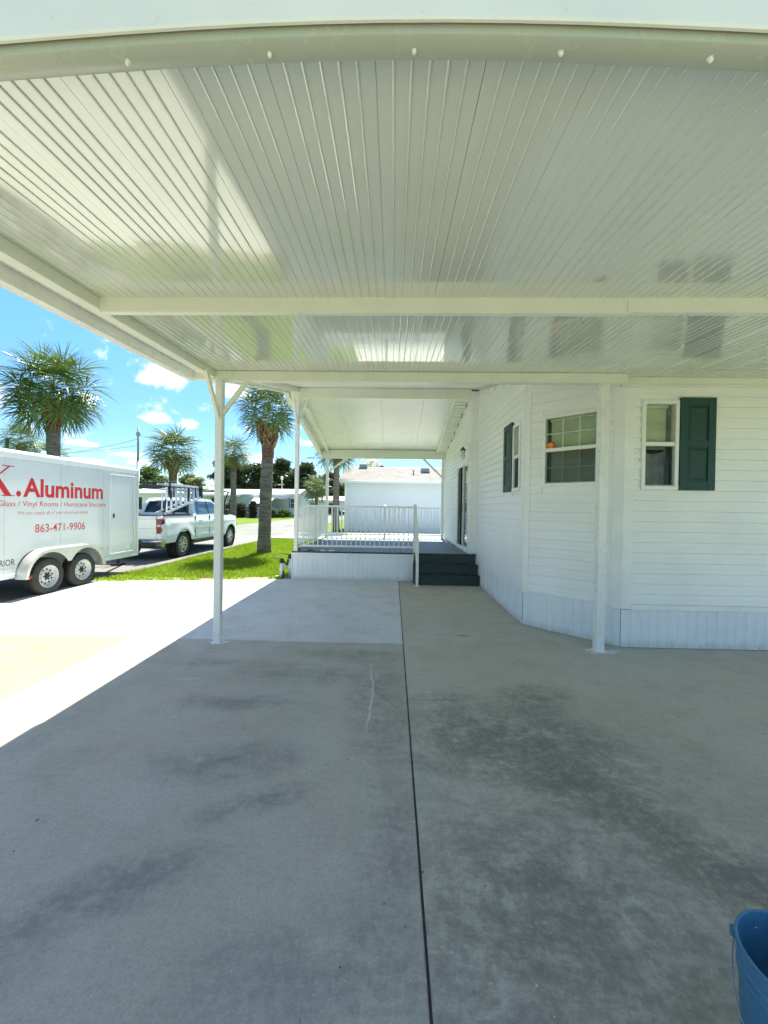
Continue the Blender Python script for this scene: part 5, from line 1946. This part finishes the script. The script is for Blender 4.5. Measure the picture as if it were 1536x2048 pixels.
def palm(name_label, x, y, base_r, top_r, z_boot, z_crown, R, seed, near, group="palms along the street", lean=(0, 0), nf=44, blade=None, boot_h=None, leafmat="frond_green", ring=True, elmin=-.36):
    rng = np.random.default_rng(seed)
    pl = thing("palm_tree", name_label, "palm tree", (x, y, -.05), group)
    # trunk
    n = 26
    pts, rs = [], []
    for i in range(n):
        f = i / (n - 1)
        z = -.05 + (z_boot + .05) * f
        pts.append((x + lean[0] * f ** 1.4, y + lean[1] * f, z))
        r = base_r * (1.12 - .12 * min(1, f * 6)) + (top_r - base_r) * f
        rs.append(r * (1 + (rng.uniform(-.035, .035) if ring else 0)))
    MB().tube(pts, rs, 14).build("trunk", "palm_bark", pl, smooth=True)
    tx, ty_ = x + lean[0], y + lean[1]
    bh = boot_h or max(.5, (z_crown - z_boot) * .55)
    MB().tube([(tx, ty_, z_boot - .45), (tx, ty_, z_boot), (tx, ty_, z_boot + bh * .6), (tx, ty_, z_boot + bh)], [top_r * 1.03, top_r * 1.12, top_r * 1.25, top_r * .9], 14).build("upper_trunk", "palm_upper_bark", pl, smooth=True)
    # split leaf bases, crossing each other round the head of the trunk
    b = MB()
    nb = 30 if near else 14
    for k in range(nb):
        a = 2.399 * k + rng.uniform(-.2, .2)
        z0 = z_boot - .05 + bh * .85 * k / nb
        r0 = top_r * (1.08 + .18 * k / nb)
        h_ = Vector((math.cos(a), math.sin(a), 0))
        sd = Vector((-math.sin(a), math.cos(a), 0))
        ln = rng.uniform(.28, .42) * (R / 1.1 * .6 + .4)
        tp = Vector((tx, ty_, z0)) + h_ * (r0 + ln * .42) + Vector((0, 0, ln * .85)) + sd * rng.uniform(-.12, .12)
        for s in (-1, 1):
            p0 = Vector((tx, ty_, z0)) + h_ * (r0 * .9) + sd * (s * .11)
            b.bar(p0, tp, .055, .03)
    b.build("leaf_bases", "palm_boot", pl)
    # crown
    c = (tx, ty_, z_crown - R * .18)
    allq = []
    for k in range(nf):
        f = (k + .5) / nf
        az = 2.39996 * k + rng.uniform(-.25, .25)
        el = math.asin(max(-1, 1 - (1 - elmin) * f))
        el += rng.uniform(-.12, .12) + .12
        scale = rng.uniform(.88, 1.08)
        cz = (c[0], c[1], c[2] - (R * .25) * max(0, f - .4))
        q = frond_quads(cz, az, el, R * .50 * scale, R * .66 * scale, rng, 36 if near else 24, droop=.5 + .55 * f)
        if near:
            o = link("frond", np_mesh("frond", q - np.array(cz), 4, leafmat), pl, cz)
        else:
            allq.append(q)
    if not near:
        o = link("crown", np_mesh("crown", np.concatenate(allq) - np.array(c), 4, leafmat), pl, c)
    return pl


palm("tall palm with orange split leaf bases on the grass verge", -4.69, 13.96, .235, .20, 3.85, 5.50, 1.20, 3, True, lean=(.10, 0), nf=36, boot_h=.8, elmin=-.25)
palm("big dark-crowned palm rising behind the trailer, banded trunk", -13.7, 15.2, .245, .225, 5.0, 6.55, 1.78, 5, True, nf=44, boot_h=.75, elmin=-.34)
palm("medium palm standing across the street above the truck bed", -12.75, 22.0, .24, .21, 3.55, 5.0, 1.5, 8, True, nf=34, boot_h=.85, elmin=-.2, leafmat="frond_far")
palm("slim palm across the street above the truck bonnet", -13.4, 32.0, .26, .22, 4.9, 6.4, 1.5, 12, False, nf=38, elmin=-.2, leafmat="frond_far")
palm("far palm peeping over the trailer beside a dark pole", -37.6, 38, .3, .25, 6.6, 8.4, 1.9, 15, False, nf=36, leafmat="frond_far")
palm("yellowish low palm half hidden behind the trailer roof", -38.2, 42, .3, .25, 5.6, 7.3, 2.0, 18, False, nf=36, leafmat="frond_far")
palm("palm with drooping fronds beside the corner of the white neighbouring house", -3.95, 26.6, .25, .19, 4.7, 6.2, 1.75, 21, False, nf=40, leafmat="frond_far")
palm("small far palm with pale upright fronds beyond the porch posts", -12.4, 62, .28, .22, 3.4, 5.0, 2.3, 24, False, nf=34, leafmat="frond_far")


# ================================================================== broad trees and shrubs
def leaf_cloud(clumps, n, size, rng, flat=.5):
    """Small leaf faces scattered on the shells of clumps [(x,y,z,rx,ry,rz)]. Returns (n,4,3)."""
    cl = np.array(clumps)
    wgt = (cl[:, 3] * cl[:, 4] + cl[:, 4] * cl[:, 5]) + .01
    idx = rng.choice(len(cl), n, p=wgt / wgt.sum())
    d = rng.normal(0, 1, (n, 3))
    d /= np.linalg.norm(d, axis=1)[:, None]
    rad = rng.random(n) ** .38
    rad *= 1 + .25 * rng.normal(0, 1, n) * (rng.random(n) < .3)
    P = cl[idx, :3] + d * cl[idx, 3:] * rad[:, None]
    a = rng.normal(0, 1, (n, 3))
    a[:, 2] *= flat
    a /= np.linalg.norm(a, axis=1)[:, None]
    b = np.cross(a, d + rng.normal(0, .5, (n, 3)))
    b /= np.linalg.norm(b, axis=1)[:, None] + 1e-9
    s = size * rng.uniform(.6, 1.4, n)[:, None]
    return np.stack([P - a * s, P - b * s * .45, P + a * s, P + b * s * .45], 1)


def tree(name, label, x, y, H, W, mat, seed, n=7000, leaf=.28, trunk_h=.3, group="trees beyond the street", nclump=26, trunk_r=.32, kind="tree", gap=.62):
    rng = np.random.default_rng(seed)
    tr = thing(name, label, kind, (x, y, -.05), group)
    ch = H * (1 - trunk_h)
    clumps = []
    m = MB()
    m.tube([(x, y, -.1), (x + rng.uniform(-.2, .2), y, H * trunk_h * .6), (x + rng.uniform(-.4, .4), y, H * trunk_h * 1.15)], [trunk_r * 1.2, trunk_r, trunk_r * .8], 9)
    top = Vector((x, y, H * trunk_h))
    for k in range(nclump):
        a = rng.uniform(0, 2 * np.pi)
        f = rng.random() ** .6
        zz = H * trunk_h + ch * rng.uniform(.08, .92)
        t = (zz - H * trunk_h) / ch
        prof = math.sqrt(max(.05, 1 - (2 * t - .85) ** 2)) if t < .95 else .3
        rr = W / 2 * f * prof * .86
        cx, cy, cz = x + rr * math.cos(a), y + rr * math.sin(a), zz
        q = rng.uniform(.11, .21) * W * gap / .62
        clumps.append((cx, cy, cz, q, q, q * rng.uniform(.5, .75)))
        if k % 2 == 0:
            md = top.lerp(Vector((cx, cy, cz)), .5) + Vector((0, 0, -.05 * H))
            m.tube([top - Vector((0, 0, rng.uniform(0, .1) * H)), md, Vector((cx, cy, cz))], [trunk_r * .5, trunk_r * .28, trunk_r * .08], 6)
    m.build("trunk", "oak_bark", tr, smooth=True)
    cen = np.array([x, y, H * .6])
    link("crown", np_mesh("crown", leaf_cloud(clumps, n, leaf, rng) - cen, 4, mat), tr, cen)
    return tr


tree("oak_tree", "bright green bushy tree just over the truck tailgate", -44.5, 70, 8.6, 6.5, "bright_leaf", 31, 9000, .26, .12, gap=.8, nclump=34)
tree("oak_tree", "low bright green tree partly behind the trailer front", -48.5, 72, 7.8, 6.5, "bright_leaf", 32, 8000, .26, .12, gap=.8, nclump=34)
tree("oak_tree", "green tree right behind the medium palm trunk", -40.5, 76, 7.8, 5.5, "bright_leaf", 33, 7000, .26, .12, gap=.8, nclump=30)
tree("willow_tree", "pale yellow-green wispy tree beside the medium palm", -38.0, 74, 7.2, 5.2, "pale_leaf", 34, 4200, .20, .15, gap=.6, nclump=30)
tree("oak_tree", "wide open-crowned dark oak behind the carport post", -37.5, 86, 12.6, 10.5, "oak_leaf", 35, 7500, .30, .28, gap=.5, nclump=34)
tree("oak_tree", "dense dark oak behind the slim palm", -31.0, 84, 11.4, 9.5, "oak_leaf", 36, 12000, .30, .16, gap=.68, nclump=34)
tree("oak_tree", "tall dark oak just past the near palm trunk", -25.0, 86, 12.6, 7.5, "oak_leaf", 37, 11000, .30, .14, gap=.66, nclump=34)
tree("oak_tree", "dark oak between the near palm trunk and the porch post", -19.6, 88, 12.2, 7.5, "oak_leaf", 38, 11000, .30, .12, gap=.70, nclump=34)
tree("oak_tree", "rounded oak seen between the two porch posts", -16.0, 96, 10.4, 8.5, "oak_leaf", 39, 11000, .32, .1, gap=.75, nclump=32)
tree("oak_tree", "small round tree beside the neighbouring house corner", -12.0, 90, 7.2, 5.5, "shrub_leaf", 40, 7000, .26, .1, gap=.8, nclump=26)
tree("oak_tree", "far green tree left of the slim palm behind the house roof", -33.0, 98, 9.5, 9.0, "bright_leaf", 41, 9000, .34, .1, gap=.8, nclump=30)
tree("oak_tree", "distant dark tree row end beyond the street bend", -24.0, 104, 10.0, 14.0, "oak_leaf", 42, 12000, .36, .1, gap=.8, nclump=40)
tree("blossom_tree", "white-blossomed tree peeping over the neighbouring roof", -2.0, 44, 7.4, 3.6, "blossom_white", 43, 2600, .17, .3, gap=.75, nclump=22)
tree("oak_tree", "dark leafy tree behind the white-blossomed tree", -1.7, 46.5, 7.0, 3.6, "dark_shrub_leaf", 44, 3200, .2, .2, gap=.8, nclump=22)


def shrub(label, x, y, H, W, mat, seed, n=2200, leaf=.09, boxy=False):
    rng = np.random.default_rng(seed)
    s = thing("shrub", label, "shrub", (x, y, -.05), "shrubs by the houses across the street")
    if boxy:
        cl = [(x, y, H * f, W / 2 * g, W / 2 * g, H * .16) for f, g in ((.12, .72), (.3, .92), (.5, 1.0), (.7, .95), (.88, .72))]
    else:
        cl = [(x + rng.uniform(-.35, .35) * W, y + rng.uniform(-.3, .3) * W, H * rng.uniform(.25, .75), W * .28, W * .28, H * .26) for _ in range(9)]
    cen = np.array([x, y, H / 2])
    link("foliage", np_mesh("foliage", leaf_cloud(cl, n, leaf, rng) - cen, 4, mat), s, cen)
    MB().tube([(x, y, -.05), (x, y, H * .6)], .05, 6).build("stem", "oak_bark", s)
    return s


shrub("tall dark clipped shrub before the awning house", -19.6, 53.5, 2.35, 1.25, "dark_shrub_leaf", 51, 3600, .10, True)
shrub("dark clipped hedge behind the truck bonnet", -21.8, 54.5, 2.0, 2.0, "dark_shrub_leaf", 52, 3800, .10, True)
shrub("dark hedge bush half hidden by the carport post", -23.8, 55.2, 1.9, 1.8, "dark_shrub_leaf", 53, 3200, .10, True)
shrub("dull green hedge just past the near palm trunk", -17.9, 55.5, 1.35, 1.7, "shrub_leaf", 54, 2600, .10)
shrub("bright green leafy shrub in front of the blue shuttered window", -15.9, 55.8, 1.5, 1.7, "bright_leaf", 55, 2800, .12)
shrub("yellow-green shrub seen through the deck railing", -14.6, 70, 2.4, 2.4, "bright_leaf", 56, 2400, .14)

# ================================================================== houses beyond
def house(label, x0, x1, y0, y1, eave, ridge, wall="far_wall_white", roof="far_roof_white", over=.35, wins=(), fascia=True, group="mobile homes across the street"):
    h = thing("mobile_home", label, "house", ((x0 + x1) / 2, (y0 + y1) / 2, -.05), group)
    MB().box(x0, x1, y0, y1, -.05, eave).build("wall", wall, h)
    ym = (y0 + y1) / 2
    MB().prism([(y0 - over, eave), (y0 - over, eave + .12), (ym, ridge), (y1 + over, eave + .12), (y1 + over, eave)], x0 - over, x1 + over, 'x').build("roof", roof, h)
    if fascia:
        MB().box(x0 - over - .02, x1 + over + .02, y0 - over - .04, y0 - over - .001, eave - .10, eave + .14).build("fascia", "far_wall_white", h)
    for kind, a, b, c, d in wins:
        if kind == 'win':
            f = MB()
            f.box(a, b, y0 - .05, y0 - .005, c, d)
            w_ = f.build("window", "frame_white", h)
            MB().box(a + .08, b - .08, y0 - .056, y0 - .052, c + .08, (c + d) / 2 - .03).build("pane", "dark_glass", w_)
            MB().box(a + .08, b - .08, y0 - .056, y0 - .052, (c + d) / 2 + .03, d - .08).build("pane", "dark_glass", w_)
        elif kind == 'shut':
            MB().box(a, b, y0 - .06, y0 - .005, c, d).build("shutter", "blue_shutter", h)
        elif kind == 'door':
            MB().box(a, b, y0 - .05, y0 - .005, c, d).build("door", "dark_glass", h)
        elif kind == 'skirt':
            MB().box(a, b, y0 - .03, y0 - .003, c, d).build("skirting", "far_roof_grey", h)
    return h


# house with the screened porch and the awning
h1 = house("long white mobile home with a dark screened porch and sloping awning", -40, -21.2, 58, 66, 3.35, 4.35, roof="far_roof_white",
           wins=[('win', -36, -34.6, 1.2, 2.6), ('win', -31.5, -30.2, 1.2, 2.6), ('door', -27.6, -26.8, .6, 2.8), ('door', -26.5, -25.7, .6, 2.8), ('win', -25.0, -23.8, .9, 2.7), ('skirt', -40, -21.2, 0, .5)])
MB().box(-29.0, -23.0, 55.6, 57.6, 3.02, 3.18).build("porch_roof", "far_wall_white", h1)
for x in (-28.9, -26.0, -24.3, -23.1):
    MB().box(x - .07, x + .07, 55.7, 55.84, -.05, 3.02).build("porch_post", "far_wall_white", h1)
MB().box(-28.8, -23.2, 55.75, 55.8, .95, 1.02).build("porch_rail", "far_wall_white", h1)
MB().box(-21.2, -19.6, 57.0, 61, -.05, 2.75).build("porch_room", "far_wall_cream", h1)
for k in range(4):
    MB().box(-21.05 + .37 * k, -20.78 + .37 * k, 56.95, 56.995, 1.15, 2.25).build("porch_pane", "dark_glass", h1)
m = MB()
m.hexa([(-20.6, 54.6, 2.0), (-17.6, 54.6, 2.0), (-17.6, 54.6, 2.06), (-20.6, 54.6, 2.06)], [(-20.6, 56.9, 2.95), (-17.6, 56.9, 2.95), (-17.6, 56.9, 3.01), (-20.6, 56.9, 3.01)])
m.build("awning", "far_wall_white", h1)
MB().box(-18.06, -17.92, 54.66, 54.8, -.05, 2.0).build("awning_post", "far_wall_white", h1)
MB().box(-19.55, -18.9, 54.9, 56.9, -.05, 1.5).build("porch_wall", "far_wall_white", h1)
h2 = house("white mobile home with a flat carport and one blue shuttered window", -21.0, -15.2, 61, 69, 3.55, 4.6,
           wins=[('shut', -16.75, -16.4, 1.35, 2.95), ('win', -16.38, -15.55, 1.35, 2.95), ('skirt', -21, -15.2, 0, .4)])
MB().box(-21.5, -16.9, 56.6, 60.6, 2.82, 3.02).build("carport_roof", "far_wall_white", h2)
for k in range(9):
    MB().box(-21.0 + .5 * k, -20.56 + .5 * k, 60.93, 60.99, .4, 2.8).build("wall_panel", "far_wall_cream", h2)
h3 = house("far white house with a grey window behind the small palm", -19.5, -9.6, 82, 90, 3.0, 4.1, wins=[('win', -14.2, -12.2, 1.4, 2.6), ('win', -17.8, -16.8, 1.4, 2.6)])
h4 = house("grey-roofed mobile home with white walls far behind the ladder rack", -58, -42, 62, 70, 3.0, 4.3, roof="far_roof_grey", wins=[('win', -54, -52.5, 1.2, 2.4), ('win', -47, -45.5, 1.2, 2.4)])
h5 = house("distant white house at the end of the street", -10.5, -5.6, 98, 106, 3.2, 4.4, wall="far_wall_cream", wins=[('win', -9, -8, 1.4, 2.6)])
h6 = house("low flat white building behind the trailer roof corner", -41, -33.6, 44, 50, 5.3, 6.1, wins=[('win', -35, -33, 1.2, 2.4)])

# neighbouring white house behind the deck
nb = thing("mobile_home", "plain white neighbouring house with a pinkish shingle roof behind the deck", "house", (5, 31, -.05))
NX0, NX1, NY = -3.42, 13.0, 27.5
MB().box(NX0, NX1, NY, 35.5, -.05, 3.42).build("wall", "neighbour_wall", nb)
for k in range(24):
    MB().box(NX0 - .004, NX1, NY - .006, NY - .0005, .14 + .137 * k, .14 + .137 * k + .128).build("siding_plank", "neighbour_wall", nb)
rp = [(NY - .45, 3.42), (NY - .45, 3.54), (31.5, 4.98), (36, 3.5), (36, 3.42)]
MB().prism(rp, NX0 - .42, NX1, 'x').build("roof", "shingle_roof", nb)
# courses of shingles as raised strips
sl = (4.98 - 3.54) / (31.5 - NY + .45)
for k in range(15):
    ya = NY - .45 + .285 * k
    za = 3.545 + sl * .285 * k
    MB().hexa([(NX0 - .424, ya, za), (NX1, ya, za), (NX1, ya, za + .022), (NX0 - .424, ya, za + .022)],
              [(NX0 - .424, ya + .30, za + sl * .30), (NX1, ya + .30, za + sl * .30), (NX1, ya + .30, za + sl * .30 + .004), (NX0 - .424, ya + .30, za + sl * .30 + .004)]).build("shingle_course", "shingle_roof", nb)
MB().box(NX0 - .43, NX1, NY - .50, NY - .452, 3.38, 3.55).build("gutter", "neighbour_wall", nb, bevel=.02)
MB().box(NX0 - .05, NX0 + .07, NY - .05, NY - .007, -.05, 3.40).build("corner_board", "frame_white", nb)
for x, z, y in ((-2.45, 4.93, 31.2), (2.45, 4.55, 30.0)):
    v = MB().box(x - .30, x + .30, y - .3, y + .35, z - .1, z + .18)
    vo = v.build("roof_vent", "vent_blue", nb, bevel=.02)
    MB().box(x - .34, x + .34, y - .36, y + .4, z + .181, z + .235).build("vent_hood", "neighbour_wall", vo, bevel=.01)
    MB().box(x - .25, x + .25, y - .304, y - .301, z - .05, z + .05).build("vent_louvre", "pole_grey", vo)
MB().tube([(1.5, 29.0, 4.15), (1.5, 29.0, 4.55)], .05, 8).build("vent_pipe", "pole_grey", nb)

# ================================================================== street furniture and far cars
up_ = thing("utility_pole", "tall thin grey utility pole behind the trailer front", "utility pole", (-27.2, 40.4, -.05))
MB().tube([(-27.2, 40.4, -.05), (-27.2, 40.4, 6.2)], .16, 10).build("pole", "lamp_white", up_, smooth=True)
MB().tube([(-27.2, 40.4, 6.2), (-27.2, 40.4, 10.0)], [.12, .09], 10).build("pole_top", "pole_grey", up_, smooth=True)
MB().box(-27.32, -27.06, 40.25, 40.55, 8.9, 9.3).build("insulator", "pole_grey", up_)


def cable(a, b, drop, name, label, r=.018):
    a, b = Vector(a), Vector(b)
    pts = [a.lerp(b, t) - Vector((0, 0, drop * 4 * t * (1 - t))) for t in [k / 16 for k in range(17)]]
    o = MB().tube(pts, r, 5).build(name, "cable_black")
    tag(o, label, "cable")


cable((-27.2, 40.4, 8.6), (-46, 40, 6.2), .7, "power_cable", "sagging power cable from the pole down over the trailer")
cable((-27.2, 40.4, 9.1), (-14, 62, 7.0), .8, "power_cable", "thin power cable from the pole towards the medium palm")
cable((-27.2, 40.4, 7.9), (-60, 52, 9.0), .8, "power_cable", "faint upper power cable crossing the sky behind the big palm")
pk = MB().tube([(-39.0, 38, -.05), (-39.0, 38, 8.1)], .15, 8).build("wooden_pole", "pole_grey")
tag(pk, "dark wooden pole beside the far palm over the trailer", "pole")
sl_ = thing("street_lamp", "street lamp with a long bent arm beside the porch post", "street lamp", (-8.9, 35.5, -.05))
MB().tube([(-8.95, 35.5, -.05), (-8.95, 35.5, 5.5)], .07, 8).build("pole", "lamp_white", sl_, smooth=True)
MB().tube([(-8.95, 35.5, 5.4), (-8.7, 35.5, 5.85), (-8.2, 35.5, 6.12), (-7.95, 35.5, 6.18)], .035, 8).build("arm", "lamp_white", sl_, smooth=True)
MB().box(-8.0, -7.3, 35.4, 35.6, 6.14, 6.25).build("lamp_head", "pole_grey", sl_, bevel=.04)
s2 = thing("street_lamp", "short white lamp post above the carport house roof", "street lamp", (-20.5, 70.5, -.05))
MB().tube([(-20.5, 70.5, -.05), (-20.5, 70.5, 6.6)], .07, 8).build("pole", "lamp_white", s2)
MB().lathe([(0, 7.2), (.25, 7.1), (.28, 6.7), (.12, 6.55), (0, 6.55)], (-20.5, 70.5, 0), 10).build("lamp_head", "lamp_white", s2)
pk = MB().tube([(-26.5, 78, -.05), (-26.5, 78, 9.0)], .13, 8).build("wooden_pole", "wood_dark")
tag(pk, "dark wooden pole among the oaks beside the near palm trunk", "pole")
mbx = thing("mailbox", "dark mailbox on a thin post at the street edge", "mailbox", (-17.2, 50.5, -.05))
MB().box(-17.27, -17.13, 50.43, 50.57, -.05, 1.1).build("post", "wood_dark", mbx)
MB().prism([(-17.36, 1.1), (-17.04, 1.1), (-17.04, 1.38), (-17.10, 1.47), (-17.20, 1.5), (-17.30, 1.47), (-17.36, 1.38)], 50.2, 50.8, 'y').build("box", "pole_grey", mbx)


def far_car(label, x, y, mat, rz=0.0, L=4.6, H=1.55):
    c = thing("parked_car", label, "car", (x, y, -.05), "cars parked at the houses across the street")
    l = L / 2
    side_ = [(-l, .35), (-l + .05, .85), (-l + .25, .98), (-l + .9, 1.02), (-l + 1.4, H - .02), (l - 1.75, H), (l - 1.0, 1.05), (l - .15, .92), (l, .6), (l, .35)]
    MB().prism([(x + a, z - .05) for a, z in side_], y - .88, y + .88, 'y').build("body", mat, c, bevel=.08, seg=2)
    MB().prism([(x - l + 1.05, 1.0), (x - l + 1.5, H - .14), (x - l + 2.3, H - .12), (x - l + 2.3, 1.0)], y - .89, y - .882, 'y').build("side_window", "dark_glass", c)
    MB().prism([(x - l + 2.4, 1.0), (x - l + 2.4, H - .12), (x + l - 1.85, H - .12), (x + l - 1.25, 1.0)], y - .89, y - .882, 'y').build("side_window", "dark_glass", c)
    for q in (x - l + .85, x + l - .85):
        MB().lathe([(0, -.9), (.33, -.9), (.34, -.72), (0, -.72)], (q, y, .30), 18, 'y').build("wheel", "tyre_rubber", c)
    return c


far_car("silver car under the flat carport behind the near palm", -18.9, 58.6, "car_silver")
far_car("dark car far down the street beside the railing posts", -11.6, 76, "car_dark")
